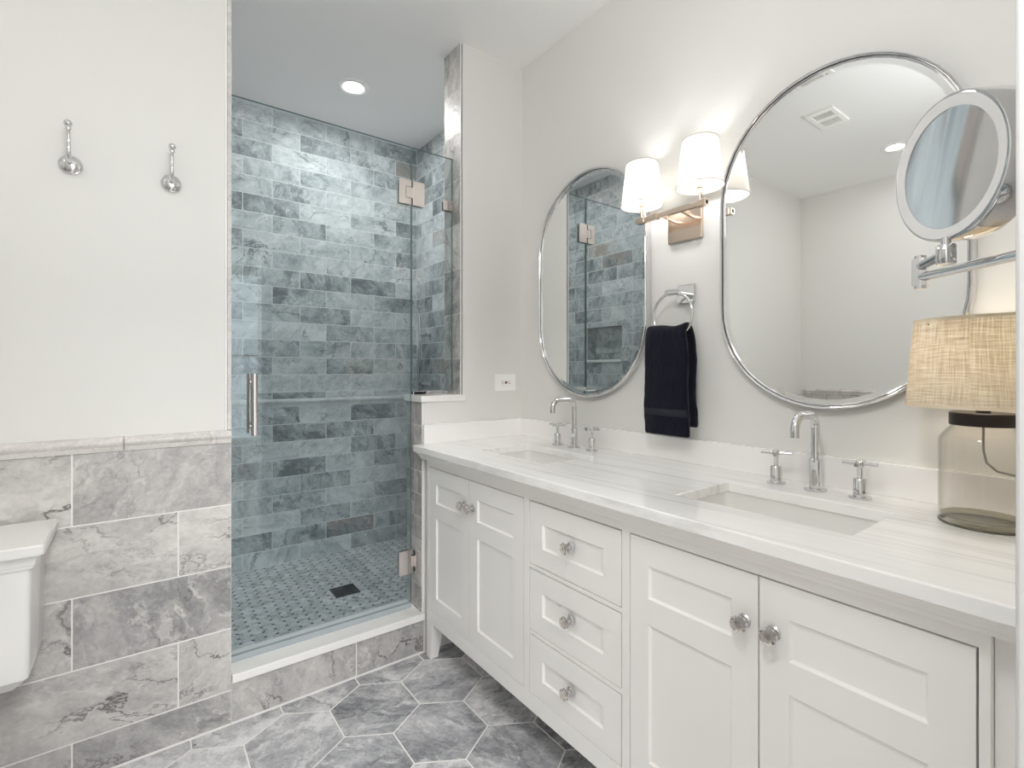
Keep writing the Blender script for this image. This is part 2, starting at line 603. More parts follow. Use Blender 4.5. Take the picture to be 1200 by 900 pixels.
# ---------------------------------------------------------------- tiles: one mesh per clad surface, each tile its own chamfered block
def clip_poly(poly, a0, b0, a1, b1):
    for ax, lim, sgn in ((0, a0, 1), (0, a1, -1), (1, b0, 1), (1, b1, -1)):
        out = []
        for i in range(len(poly)):
            p, q = poly[i], poly[(i + 1) % len(poly)]
            dp, dq = sgn * (p[ax] - lim), sgn * (q[ax] - lim)
            if dp >= 0: out.append(p)
            if (dp >= 0) != (dq >= 0):
                s = dp / (dp - dq)
                out.append((p[0] + (q[0] - p[0]) * s, p[1] + (q[1] - p[1]) * s))
        poly = out
        if len(poly) < 3: return []
    return poly


def tiles(name, polys, P, mat, parent, th=0.009, ch=0.0012, rng=None):
    rng = rng or random
    verts, faces, cols = [], [], []
    for poly in polys:
        n = len(poly)
        cx = sum(p[0] for p in poly) / n; cy = sum(p[1] for p in poly) / n
        b = len(verts)
        col = (rng.random(), rng.random(), rng.random(), 1.0)
        for lvl in range(3):
            for p in poly:
                a, c = p
                if lvl == 2:
                    d = math.hypot(a - cx, c - cy) or 1
                    k = max(0.0, 1 - ch * 1.4 / d)
                    a, c = cx + (a - cx) * k, cy + (c - cy) * k
                verts.append(P(a, c, (0.0, th - ch * 0.6, th)[lvl])); cols.append(col)
        for l in (0, 1):
            for i in range(n):
                j = (i + 1) % n
                faces.append((b + l * n + i, b + l * n + j, b + (l + 1) * n + j, b + (l + 1) * n + i))
        faces.append(tuple(b + 2 * n + i for i in range(n)))
    me = bpy.data.meshes.new(name)
    base = ROOT[parent]
    me.from_pydata([Vector(v) - base for v in verts], [], faces)
    at = me.attributes.new('tile_rnd', 'FLOAT_COLOR', 'POINT')
    for i, c in enumerate(cols):
        at.data[i].color = c
    bm = bmesh.new(); bm.from_mesh(me); bmesh.ops.recalc_face_normals(bm, faces=bm.faces[:]); bm.to_mesh(me); bm.free()
    me.materials.append(mat)
    o = bpy.data.objects.new(name, me); C.objects.link(o); o.parent = parent
    ROOT[o] = base
    return o


def bond(a0, a1, b0, b1, L, H, joint, stagger, top=True, grout=0.0036, holes=(), parity=0):
    """running bond over [a0,a1]x[b0,b1]; rows counted from the top; joint = one vertical joint of even rows"""
    out = []
    row = 0
    b = b1
    while b > b0 + 0.004:
        lo = max(b0, b - H)
        j = joint + (stagger if (row + parity) % 2 else 0.0)
        k = math.floor((a0 - j) / L)
        a = j + k * L
        while a < a1:
            x0, x1 = max(a, a0), min(a + L, a1)
            if x1 - x0 > 0.006:
                pieces = [(x0, lo, x1, b)]
                for (hx0, hy0, hx1, hy1) in holes:
                    nxt = []
                    for (p0, q0, p1, q1) in pieces:
                        if p1 <= hx0 or p0 >= hx1 or q1 <= hy0 or q0 >= hy1:
                            nxt.append((p0, q0, p1, q1)); continue
                        if p0 < hx0: nxt.append((p0, q0, hx0, q1))
                        if p1 > hx1: nxt.append((hx1, q0, p1, q1))
                        m0, m1 = max(p0, hx0), min(p1, hx1)
                        if q0 < hy0: nxt.append((m0, q0, m1, hy0))
                        if q1 > hy1: nxt.append((m0, hy1, m1, q1))
                    pieces = nxt
                for (p0, q0, p1, q1) in pieces:
                    g = grout / 2
                    if p1 - p0 > 3 * g and q1 - q0 > 3 * g:
                        out.append([(p0 + g, q0 + g), (p1 - g, q0 + g), (p1 - g, q1 - g), (p0 + g, q1 - g)])
            a += L
        b -= H
        row += 1
    return out


# ---------------------------------------------------------------- the room
ZC = 2.68
XL, XR = -1.6, 1.5
YN, YB = 0.074, 1.928          # near wall face, hook wall face
YS0, YS1 = 2.068, 3.06         # shower, front and back
XJ, XP, XH = 1.149, 0.959, 0.247   # jamb, half wall end, hook wall end

floor = struct('floor', B(XL - 0.1, -0.05, -0.12, XR, YB, -0.0007), M['grout'])
hexes = []
R_HEX = 0.1585
fw, fh = R_HEX * math.sqrt(3) * 0.985, R_HEX * 1.5
for j in range(-9, 4):
    for i in range(-14, 6):
        cx = 0.9405 + i * fw + (fw / 2 if j % 2 else 0)
        cy = 1.709 + j * fh
        hp = [(cx + (R_HEX - 0.0026) * 0.985 * math.sin(PI / 3 * k), cy + (R_HEX - 0.0026) * math.cos(PI / 3 * k)) for k in range(6)]
        hp = clip_poly(hp, XL, -0.05, XR - 0.001, YB - 0.012)
        if hp: hexes.append(hp)
tiles('floor_tiles', hexes, lambda a, b, h: (a, b, -0.007 + h * 0.78), M['hex'], floor, 0.009, 0.001, random.Random(11))
struct('ceiling', B(XL - 0.1, -0.06, ZC, XR + 0.1, YS1 + 0.1, ZC + 0.1), M['ceiling'])

# wall with the hooks, its marble wainscot and rail
wall_back = struct('wall_back', B(XL - 0.1, YB, 0, XH, YS0, ZC), M['wall'])
RT = 0.2105
w_rows = bond(XL, XH, 0.004, 0.959, 0.407, RT, -0.16, 0.2565, grout=0.0040)
tiles('wainscot_tiles', w_rows, lambda a, b, h: (a, YB - h, b), M['wainscot'], wall_back, 0.010, 0.001, random.Random(5))
struct('grout_bed', B(XL, YB - 0.0093, 0.0, XH - 0.001, YB, 0.960), M['grout'], wall_back)


def rail_profile(y_wall, s=-1):
    """chair rail: list of (offset from the wall, z)"""
    return [(0.0, 0.958), (0.013, 0.958), (0.015, 0.972), (0.019, 0.978), (0.021, 0.984), (0.020, 0.990), (0.016, 0.994), (0.012, 0.999), (0.0, 1.001)]


def rail(name, pts_a, fn, mat, parent=None, pieces=0.305):
    polys = []
    bm = new_bm()
    a0, a1 = pts_a
    cuts = [a0]
    x = a1 - 0.288
    while x > a0:
        cuts.append(x); x -= pieces
    cuts.append(a1)
    cuts = sorted(set(cuts))
    lay = []
    for i in range(len(cuts) - 1):
        p0, p1 = cuts[i] + 0.001, cuts[i + 1] - 0.001
        loft(bm, [[fn(p0, o, z) for o, z in rail_profile(0)], [fn(p1, o, z) for o, z in rail_profile(0)]])
        lay.append(random.random())
    return struct(name, bm, mat, parent, bevel=0.0008)


rail('trim_1', (XL, XH), lambda a, o, z: (a, YB - 0.001 - o, z), M['rail'])
# slim marble liner and metal bead up the end of the hook wall
trim2 = struct('trim_2', B(XH - 0.013, YB - 0.010, 1.001, XH, YB, ZC), M['rail'], bevel=0.002)
struct('metal_bead', B(XH - 0.019, YB - 0.011, 1.001, XH - 0.014, YB, ZC), M['trim'], trim2)

# left wall with the same wainscot
wall_left = struct('wall_left', B(XL - 0.1, -0.05, 0, XL, YB, ZC), M['wall'])
tiles('wainscot_tiles', bond(YN, YB - 0.02, 0.004, 1.011, 0.407, RT, 0.5, 0.2565, grout=0.004), lambda a, b, h: (XL + h, a, b), M['wainscot'], wall_left, 0.010, 0.001, random.Random(6))
rail('trim_3', (YN, YB - 0.02), lambda a, o, z: (XL + 0.001 + o, a, z + 0.052), M['rail'])

# vanity wall, running on into the shower
wall_right = struct('wall_right', B(XR, -0.05, 0, XR + 0.1, YS1 + 0.1, ZC), M['wall'])
TS, HS = 0.2965, 0.1
tiles('shower_tiles', bond(YS0, YS1, 0.09, ZC, TS, HS, 2.53, TS / 2, holes=()), lambda a, b, h: (XR - 0.006 - h, a, b), M['shower'], wall_right, 0.009, 0.0008, random.Random(21))
struct('grout_bed', B(XR - 0.0145, YS0, 0.05, XR - 0.0005, YS1, ZC), M['grout_shower'], wall_right)

# short wall with the outlet, tiled on its shower-side end
wall_outlet = struct('wall_far', B(XJ + 0.010, YB - 0.008, 0, XR, YS0, ZC), M['wall'])
tiles('jamb_tiles', bond(YB - 0.006, YS0, 1.095, ZC, 0.16, 0.2035, YB - 0.006, 0.0, grout=0.002), lambda a, b, h: (XJ + 0.010 - h, a, b), M['shower_grey'], wall_outlet, 0.010, 0.0006, random.Random(3))
struct('grout_bed', B(XJ + 0.0008, YB - 0.005, 1.095, XJ + 0.0105, YS0, ZC), M['grout'], wall_outlet)
struct('metal_bead', B(XJ - 0.001, YB - 0.0095, 1.095, XJ + 0.004, YB - 0.006, ZC), M['trim'], wall_outlet)

# half wall with a white stone cap
wall_pony = struct('wall_half', B(XP + 0.010, YB - 0.008, 0, XJ + 0.010, YS0, 1.068), M['wall'])
tiles('half_wall_tiles', bond(YB - 0.006, YS0, 0.17, 1.066, 0.075, 0.0985, YB - 0.006, 0.0, grout=0.003), lambda a, b, h: (XP + 0.010 - h, a, b), M['shower_grey'], wall_pony, 0.010, 0.001, random.Random(8))
struct('grout_bed', B(XP + 0.0008, YB - 0.005, 0.17, XP + 0.0105, YS0, 1.066), M['grout'], wall_pony)
struct('metal_bead', B(XP - 0.001, YB - 0.0095, 0.90, XP + 0.004, YB - 0.006, 1.068), M['trim'], wall_pony)
tiles('shower_side_tiles', bond(XP, XJ, 0.1, 1.066, 0.2965, 0.1, 1.0, 0.148), lambda a, b, h: (a, YS0 + h, b), M['shower'], wall_pony, 0.009, 0.0008, random.Random(9))
struct('trim_4', B(XP - 0.008, YB - 0.018, 1.068, XJ + 0.020, YS0 + 0.014, 1.095), M['curb_slab'], bevel=0.002)

# shower back wall with its pencil rail
wall_sb = struct('wall_shower_back', B(0.0, YS1, 0, XR, YS1 + 0.1, ZC), M['grout_shower'])
struct('grout_bed', B(0.128, YS1 - 0.0084, 0.05, XR - 0.0146, YS1 - 0.0002, ZC), M['grout_shower'], wall_sb)
rngs = random.Random(77)
tiles('shower_tiles', bond(0.13, XR - 0.015, 1.040, ZC, TS, HS, 0.446, TS / 2, parity=1), lambda a, b, h: (a, YS1 - h, b), M['shower'], wall_sb, 0.009, 0.0008, rngs)
tiles('shower_tiles', bond(0.13, XR - 0.015, 0.10, 0.995, TS, HS, 0.446, TS / 2, parity=0), lambda a, b, h: (a, YS1 - h, b), M['shower'], wall_sb, 0.009, 0.0008, rngs)
bm = new_bm()
prof = [(0.0, 0.995), (0.011, 0.995), (0.013, 1.012), (0.019, 1.018), (0.021, 1.026), (0.018, 1.034), (0.010, 1.039), (0.0, 1.040)]
for a0 in [0.13 + 0.2965 * k for k in range(5)]:
    a1 = min(a0 + 0.295, XR - 0.016)
    loft(bm, [[(a0, YS1 - o, z) for o, z in prof], [(a1, YS1 - o, z) for o, z in prof]])
struct('trim_5', bm, M['shower_rail'], bevel=0.0008)

# shower left wall with a niche
NY0, NY1, NZ0, NZ1 = 2.43, 2.79, 1.27, 1.54
wall_sl = struct('wall_shower_left', slab_holes(new_bm(), [YS0, NY0, NY1, YS1], [0, NZ0, NZ1, ZC], {(1, 1)}, -0.10, 0.120, lambda u, v, w: (w, u, v)), M['shower'])
struct('grout_bed', slab_holes(new_bm(), [YS0, NY0, NY1, YS1 - 0.012], [0.05, NZ0, NZ1, ZC], {(1, 1)}, 0.1195, 0.1284, lambda u, v, w: (w, u, v)), M['grout_shower'], wall_sl)
tiles('shower_tiles', bond(YS0, YS1 - 0.012, 0.10, ZC, TS, HS, 2.33, TS / 2, holes=[(NY0, NZ0, NY1, NZ1)]), lambda a, b, h: (0.120 + h, a, b), M['shower'], wall_sl, 0.009, 0.0008, random.Random(31))
struct('niche_back', B(0.015, NY0, NZ0, 0.020, NY1, NZ1), M['grout_shower'], wall_sl)
tiles('niche_tiles', bond(NY0, NY1, NZ0, NZ1, TS, HS, 2.5, TS / 2), lambda a, b, h: (0.020 + h, a, b), M['shower'], wall_sl, 0.009, 0.0008, random.Random(32))
struct('niche_shelf', B(0.030, NY0 + 0.0005, NZ0 + 0.0002, 0.142, NY1 - 0.0005, NZ0 + 0.018), M['curb_slab'], wall_sl, bevel=0.002)

# shower floor and curb
floor_s = struct('floor_shower', B(0.12, YS0 - 0.02, -0.1, XR - 0.012, YS1, 0.10), M['mosaic'])
curb = struct('trim_6', B(XH + 0.0005, YB - 0.0072, 0, XP + 0.008, YS0 + 0.012, 0.142), M['grout'])
tiles('curb_tiles', [[(XH + 0.002, 0.006), (0.6745, 0.006), (0.6745, 0.141), (XH + 0.002, 0.141)], [(0.6785, 0.006), (XP + 0.006, 0.006), (XP + 0.006, 0.141), (0.6785, 0.141)]],
      lambda a, b, h: (a, YB + 0.004 - h, b), M['wainscot'], curb, 0.012, 0.001, random.Random(44))
struct('curb_slab', B(XH + 0.0005, YB - 0.022, 0.142, XP + 0.008, YS0 + 0.014, 0.171), M['curb_slab'], curb, bevel=0.003)
struct('caulk_line', B(XH, YB - 0.0115, 0.0, XP, YB - 0.006, 0.006), M['trim'], curb)

# near wall with the open doorway the picture is taken from
DX0, DX1, DZ = -0.075, 0.69, 2.04
struct('wall_front', slab_holes(new_bm(), [XL, DX0 - 0.018, DX1 + 0.018, XR], [0, DZ + 0.018, ZC], {(1, 0)}, -0.05, YN, lambda u, v, w: (u, w, v)), M['wall'])
bm = new_bm()
box(bm, DX0 - 0.018, -0.052, 0, DX0, YN, DZ); box(bm, DX1, -0.052, 0, DX1 + 0.018, YN, DZ); box(bm, DX0 - 0.018, -0.052, DZ, DX1 + 0.018, YN, DZ + 0.018)
door_1 = struct('door_1', bm, M['trim'])
bm = new_bm()
cw = 0.078
slab_holes(bm, [DX0 - cw, DX0, DX1, DX1 + cw], [0, DZ, DZ + cw], {(1, 0)}, YN - 0.0005, YN + 0.0195, lambda u, v, w: (u, w, v))
struct('casing', bm, M['door_trim'], door_1, bevel=0.003)

# the bedroom behind the doorway
struct('floor_bedroom', B(-2.2, -3.6, -0.12, 2.6, -0.05, -0.002), M['oak'])
struct('ceiling_bedroom', B(-2.2, -3.6, ZC, 2.6, -0.06, ZC + 0.1), M['ceiling'])
struct('wall_bedroom_left', B(-2.3, -3.6, 0, -2.2, -0.05, ZC), M['wall'])
struct('wall_bedroom_right', B(2.6, -3.6, 0, 2.7, -0.05, ZC), M['wall'])
struct('wall_bedroom_side', B(1.61, -0.05, 0, 2.6, 0.05, ZC), M['wall'])
struct('wall_bedroom_corner', B(-2.2, -0.05, 0, -1.71, 0.05, ZC), M['wall'])
WX0, WX1, WZ0, WZ1 = -1.3, 1.9, 0.25, 2.55
struct('wall_bedroom_back', slab_holes(new_bm(), [-2.2, WX0, WX1, 2.6], [0, WZ0, WZ1, ZC], {(1, 1)}, -3.68, -3.6, lambda u, v, w: (u, w, v)), M['wall'])
bm = new_bm()
for x in (WX0, (WX0 + WX1) / 2 - 0.02, WX1 - 0.04):
    box(bm, x, -3.66, WZ0, x + 0.04, -3.62, WZ1)
for z in (WZ0, (WZ0 + WZ1) / 2 - 0.015, WZ1 - 0.04):
    box(bm, WX0, -3.655, z, WX1, -3.625, z + 0.04)
struct('window_1', bm, M['trim'])


# ---------------------------------------------------------------- vanity
VX = 0.965
VY0, VY1 = 0.155, 1.889
van = thing('vanity_cabinet', 'long white double vanity cabinet with shaker doors, three drawers and crystal knobs', 'vanity', (1.23, 1.02, 0))
DOORS = [(1.555, 1.861), (1.229, 1.5515), (0.4870, 0.802), (0.171, 0.4835)]
DRW_Y = (0.832, 1.197)
DRW_Z = [(0.608, 0.798), (0.404, 0.590), (0.208, 0.386)]
DZ0, DZ1 = 0.208, 0.799
bm = new_bm()
# carcass behind, then the face frame
box(bm, VX + 0.022, VY0, 0.155, XR - 0.004, VY0 + 0.018, 0.836)
box(bm, VX + 0.022, VY1 - 0.018, 0.155, XR - 0.004, VY1, 0.836)
box(bm, VX + 0.022, VY0 + 0.019, 0.155, XR - 0.004, VY1 - 0.019, 0.172)
box(bm, XR - 0.014, VY0 + 0.019, 0.173, XR - 0.004, VY1 - 0.019, 0.70)
for yy in (0.817, 1.213):
    box(bm, VX + 0.022, yy - 0.009, 0.173, XR - 0.016, yy + 0.009, 0.71)
box(bm, VX + 0.020, YN + 0.024, 0.151, VX + 0.040, VY0 - 0.0005, 0.836)
g = 0.0032
us = sorted([VY0, VY1] + [x for d in DOORS for x in ()] + [0.171 - g, 0.802 + g, DRW_Y[0] - g, DRW_Y[1] + g, 1.229 - g, 1.861 + g])
zs = [0.151, DZ0 - g, 0.386 + g, 0.404 - g, 0.590 + g, 0.608 - g, DZ1 + g, 0.838]
holes = {(1, j) for j in range(1, 6)} | {(5, j) for j in range(1, 6)} | {(3, 1), (3, 3), (3, 5)}
slab_holes(bm, us, zs, holes, VX, VX + 0.021, lambda u, v, w: (w, u, v))
body = obj('body', bm, M['cabinet'], van, bevel=0.001)
# cornice under the stone: two small steps
bm = new_bm()
for d, z0, z1 in ((0.014, 0.830, 0.8335), (0.025, 0.8335, 0.8420), (0.020, 0.8420, 0.8440), (0.032, 0.8440, 0.8525), (0.027, 0.8525, 0.8545), (0.040, 0.8545, 0.8625)):
    box(bm, VX - d, YN + 0.0225, z0, VX + 0.05, VY1 + 0.4 * d, z1)
obj('cornice', bm, M['cabinet'], van, bevel=0.0015)
# four tapered legs
for (lx, ly, sy) in ((VX, VY1, -1), (VX, VY0, 1), (XR - 0.06, VY1, -1), (XR - 0.06, VY0, 1)):
    bm = new_bm()
    w0, w1 = 0.052, 0.036
    def sq(w, z):
        ya, yb = ly, ly + sy * w
        return [(lx, ya, z), (lx + w, ya, z), (lx + w, yb, z), (lx, yb, z)]
    loft(bm, [sq(w1, 0.0), sq(w0, 0.125), sq(w0, 0.156)])
    obj('leg', bm, M['cabinet'], van, bevel=0.002)


def fronted(bm, y0, y1, z0, z1, panels, xf=VX + 0.0005, depth=0.019, rec=0.0065, sl=0.0045):
    """a shaker front facing -x: frame, sloped sticking and recessed panels; panels = (ya, yb, za, zb)"""
    ys = sorted(set([y0, y1] + [p[k] for p in panels for k in (0, 1)]))
    zs = sorted(set([z0, z1] + [p[k] for p in panels for k in (2, 3)]))
    hol = set()
    for (ya, yb, za, zb) in panels:
        hol.add((ys.index(ya), zs.index(za)))
    slab_holes(bm, ys, zs, hol, xf + rec + 0.004, xf, lambda u, v, w: (w, u, v))
    for (ya, yb, za, zb) in panels:
        o = [(xf, ya, za), (xf, yb, za), (xf, yb, zb), (xf, ya, zb)]
        i = [(xf + rec, ya + sl, za + sl), (xf + rec, yb - sl, za + sl), (xf + rec, yb - sl, zb - sl), (xf + rec, ya + sl, zb - sl)]
        ov = [bm.verts.new(p) for p in o]; iv = [bm.verts.new(p) for p in i]
        for k in range(4):
            bm.faces.new((ov[k], ov[(k + 1) % 4], iv[(k + 1) % 4], iv[k]))
        bm.faces.new(iv)
    box(bm, xf + rec + 0.003, y0, z0, xf + depth, y1, z1)
    return bm


def knob(parent, y, z):
    bm = new_bm()
    lathe(bm, [(0.0, 0.0), (0.0135, 0.0), (0.0135, 0.002), (0.011, 0.0045), (0.0065, 0.0055), (0.006, 0.012), (0.008, 0.013), (0.008, 0.015), (0.0, 0.015)], (VX + 0.001, y, z), (-1, 0, 0), 24)
    k = obj('knob', bm, M['satin'], parent, smooth=30, label='crystal knob on a metal rosette')
    bm = new_bm()
    lathe(bm, [(0.0, 0.0), (0.0075, 0.0), (0.0155, 0.007), (0.0165, 0.011), (0.0145, 0.016), (0.0085, 0.020), (0.0, 0.0205)], (VX + 0.001 - 0.0145, y, z), (-1, 0, 0), 10)
    obj('crystal', bm, M['crystal'], k)
    return k


for i, (y0, y1) in enumerate(DOORS):
    st = 0.054
    ya, yb = y0 + st, y1 - st
    bm = fronted(new_bm(), y0, y1, DZ0, DZ1, [(ya, yb, 0.268, 0.597), (ya, yb, 0.658, 0.737)])
    d = obj('door', bm, M['cabinet'], van)
    knob(d, (y0 + 0.027) if i in (0, 2) else (y1 - 0.027), 0.702)
for (z0, z1) in DRW_Z:
    y0, y1 = DRW_Y
    h = z1 - z0
    bm = fronted(new_bm(), y0, y1, z0, z1, [(y0 + 0.06, y1 - 0.06, z0 + 0.056, z1 - 0.060)])
    d = obj('drawer', bm, M['cabinet'], van)
    knob(d, (y0 + y1) / 2, (z0 + z1) / 2 + 0.004)

# stone top with its two sink cut-outs and upstands
CX0, CZ = 0.917, 0.890
SINKS = [0.5565, 1.4525]
ct = thing('countertop', 'white streaked marble countertop across the whole vanity with two sink cutouts', 'countertop', (1.2, 1.0, 0.8625))
bm = new_bm()
SX0, SX1, SH = 1.077, 1.317, 0.1915
slab_holes(bm, [CX0, SX0, SX1, XR - 0.001], [YN + 0.022, SINKS[0] - SH, SINKS[0] + SH, SINKS[1] - SH, SINKS[1] + SH, YB - 0.009], {(1, 1), (1, 3)}, 0.8625, CZ, lambda u, v, w: (u, v, w))
obj('slab', bm, M['counter'], ct, bevel=0.003, seg=3)
bs = obj('backsplash', B(XR - 0.020, YN + 0.022, CZ + 0.0003, XR - 0.0005, YB - 0.009, 0.971), M['splash'], None, bevel=0.0015, loc=(XR - 0.01, 1.0, CZ))
tags(bs, 'long low white stone backsplash along the wall under both mirrors', 'backsplash')
bs = obj('backsplash', B(XP, YB - 0.029, CZ + 0.0003, XR - 0.021, YB - 0.0085, 0.971), M['splash'], None, bevel=0.0015, loc=(1.23, YB - 0.018, CZ))
tags(bs, 'short white stone side splash under the wall outlet next to the shower', 'backsplash')



def sink(cy, label):
    t = thing('undermount_sink', label, 'sink', (1.197, cy, 0.74), 'undermount sinks in the vanity top')
    cx, hx, hy = (SX0 + SX1) / 2, (SX1 - SX0) / 2 + 0.006, SH + 0.006
    bm = new_bm()
    rings = [rrect(cx, cy, hx + 0.016, hy + 0.016, 0.03, 0.862), rrect(cx, cy, hx, hy, 0.022, 0.862), rrect(cx, cy, hx - 0.004, hy - 0.004, 0.026, 0.80),
             rrect(cx, cy, hx - 0.012, hy - 0.012, 0.032, 0.755), rrect(cx, cy, hx - 0.045, hy - 0.05, 0.035, 0.742), rrect(cx, cy, 0.024, 0.024, 0.024, 0.738)]
    loft(bm, rings, False)
    rings = [rrect(cx, cy, hx + 0.016, hy + 0.016, 0.03, 0.862), rrect(cx, cy, hx + 0.012, hy + 0.012, 0.03, 0.78), rrect(cx, cy, hx - 0.03, hy - 0.03, 0.03, 0.728), rrect(cx, cy, 0.03, 0.03, 0.03, 0.726)]
    loft(bm, rings, False)
    bmesh.ops.remove_doubles(bm, verts=bm.verts[:], dist=1e-5)
    obj('basin', bm, M['porcelain'], t, smooth=50)
    bm = new_bm()
    lathe(bm, [(0.0, 0.0), (0.027, 0.0), (0.027, 0.004), (0.018, 0.006), (0.016, 0.004), (0.0, 0.004)], (cx, cy, 0.737), n=28)
    obj('drain', bm, M['chrome'], t, smooth=40)


sink(SINKS[0], 'white rectangular undermount sink near the glass table lamp')
sink(SINKS[1], 'white rectangular undermount sink next to the outlet wall and shower')


def arc(c, r, a0, a1, ex, ez, n=9):
    return [Vector(c) + Vector(ex) * r * math.cos(a0 + (a1 - a0) * i / n) + Vector(ez) * r * math.sin(a0 + (a1 - a0) * i / n) for i in range(n + 1)]


def faucet(cy, label):
    fx = 1.405
    t = thing('faucet', label, 'faucet', (fx, cy, CZ), 'widespread faucets on the vanity top')
    bm = new_bm()
    lathe(bm, [(0, 0), (0.0265, 0), (0.0265, 0.004), (0.024, 0.0055), (0.0145, 0.006), (0.0145, 0.080), (0.0115, 0.083), (0, 0.083)], (fx, cy, CZ), n=32)
    obj('spout_base', bm, M['chrome'], t, smooth=35)
    r = 0.036
    top = CZ + 0.198
    path = [(fx, cy, CZ + 0.08), (fx, cy, top - r - 0.001)]
    path += arc((fx - r, cy, top - r), r, 0, PI / 2, (1, 0, 0), (0, 0, 1))
    path += arc((fx - 0.116 + r, cy, top - r), r, PI / 2, PI, (1, 0, 0), (0, 0, 1))
    path += [(fx - 0.116, cy, CZ + 0.146)]
    bm = new_bm()
    tube(bm, path, 0.0105, 18)
    obj('spout', bm, M['chrome'], t, smooth=50)
    for k, s in enumerate((1, -1)):
        hy = cy + s * 0.1
        bm = new_bm()
        lathe(bm, [(0, 0), (0.0245, 0), (0.0245, 0.004), (0.022, 0.0055), (0.0145, 0.006), (0.0145, 0.046), (0.0125, 0.049), (0.006, 0.050), (0.006, 0.078), (0, 0.078)], (fx, hy, CZ), n=28)
        h = obj('handle', bm, M['chrome'], t, smooth=35)
        bm = new_bm()
        lathe(bm, [(0, 0), (0.0085, 0), (0.0095, 0.004), (0.0095, 0.012), (0.0075, 0.015), (0, 0.0155)], (fx, hy, CZ + 0.076), n=20)
        a = 0.35 if s > 0 else 0.1
        for da in (0, PI / 2):
            dx, dy = math.cos(a + da) * 0.037, math.sin(a + da) * 0.037
            tube(bm, [(fx - dx, hy - dy, CZ + 0.085), (fx + dx, hy + dy, CZ + 0.085)], 0.0046, 12)
        obj('cross_lever', bm, M['chrome'], h, smooth=40)


faucet(0.5585, 'chrome gooseneck faucet with cross handles below the large mirror nearer the lamp')
faucet(1.4555, 'chrome gooseneck faucet with cross handles nearer the wall outlet')


# ---------------------------------------------------------------- mirrors
def stadium(R, half, n=24):
    pts = []
    for i in range(n + 1):
        a = PI * i / n
        pts.append((math.cos(a), half, math.sin(a), R))
    out = [(R * c, half + R * s) for c, _, s, _ in pts]
    out += [(-R * c, -half - R * s) for c, _, s, _ in pts]
    return out


def pill_mirror(cy, cz, hw, hh, label):
    t = thing('wall_mirror', label, 'mirror', (XR, cy, cz), 'pill shaped mirrors over the sinks')
    half = hh - hw

    def ring(o, x):
        return [(x, cy + a, cz + b) for a, b in stadium(hw + o, half)]
    bm = new_bm()
    prof = [(0.0, XR - 0.001), (0.0, 1.472), (-0.0015, 1.469), (-0.004, 1.4675), (-0.0065, 1.469), (-0.0078, 1.472), (-0.0080, 1.4805), (-0.0098, 1.4805), (-0.0100, 1.474), (-0.0112, 1.4735), (-0.0124, 1.4745), (-0.0128, 1.479), (-0.012, XR - 0.001)]
    loft(bm, [ring(o, x) for o, x in prof], False, True)
    obj('frame', bm, M['chrome'], t, smooth=40)
    bm = new_bm()
    r0 = [bm.verts.new(p) for p in ring(-0.0118, 1.4793)]
    r1 = [bm.verts.new(p) for p in ring(-0.026, 1.4801)]
    n = len(r0)
    for i in range(n):
        bm.faces.new((r0[i], r0[(i + 1) % n], r1[(i + 1) % n], r1[i]))
    bm.faces.new(r1)
    r2 = [bm.verts.new(p) for p in ring(-0.0118, 1.4865)]
    for i in range(n):
        bm.faces.new((r0[i], r2[i], r2[(i + 1) % n], r0[(i + 1) % n]))
    bm.faces.new(r2)
    obj('mirror_glass', bm, M['mirror'], t)


pill_mirror(0.5632, 1.561, 0.3005, 0.464, 'chrome framed pill mirror nearest the table lamp, behind the magnifying mirror')
pill_mirror(1.451, 1.561, 0.3035, 0.469, 'chrome framed pill mirror near the room corner reflecting the shower')


# ---------------------------------------------------------------- sconce
BX = 1.4045
SCY, SCZ = 1.003, 1.708
sc = thing('wall_sconce', 'two-arm warm nickel wall sconce with white fabric shades between the mirrors', 'wall light', (XR, SCY, SCZ))
bm = B(XR - 0.014, SCY - 0.066, SCZ - 0.062, XR - 0.0005, SCY + 0.066, SCZ + 0.058)
obj('backplate', bm, M['bronze'], sc, bevel=0.003)
for dy in (-0.036, 0.036):
    bm = new_bm()
    tube(bm, [(XR - 0.012, SCY + dy, 1.718), (BX, SCY + dy, 1.726)], 0.0055, 4)
    obj('arm', bm, M['bronze'], sc, bevel=0.001)
bm = new_bm()
box(bm, BX - 0.008, SCY - 0.136, 1.718, BX + 0.008, SCY + 0.136, 1.734)
box(bm, BX - 0.0105, SCY - 0.136, 1.7155, BX + 0.0105, SCY - 0.105, 1.7365)
box(bm, BX - 0.0105, SCY + 0.100, 1.7155, BX + 0.0105, SCY + 0.130, 1.7365)
box(bm, BX - 0.010, SCY + 0.046, 1.716, BX + 0.010, SCY + 0.070, 1.736)
obj('crossbar', bm, M['bronze'], sc, bevel=0.0015)
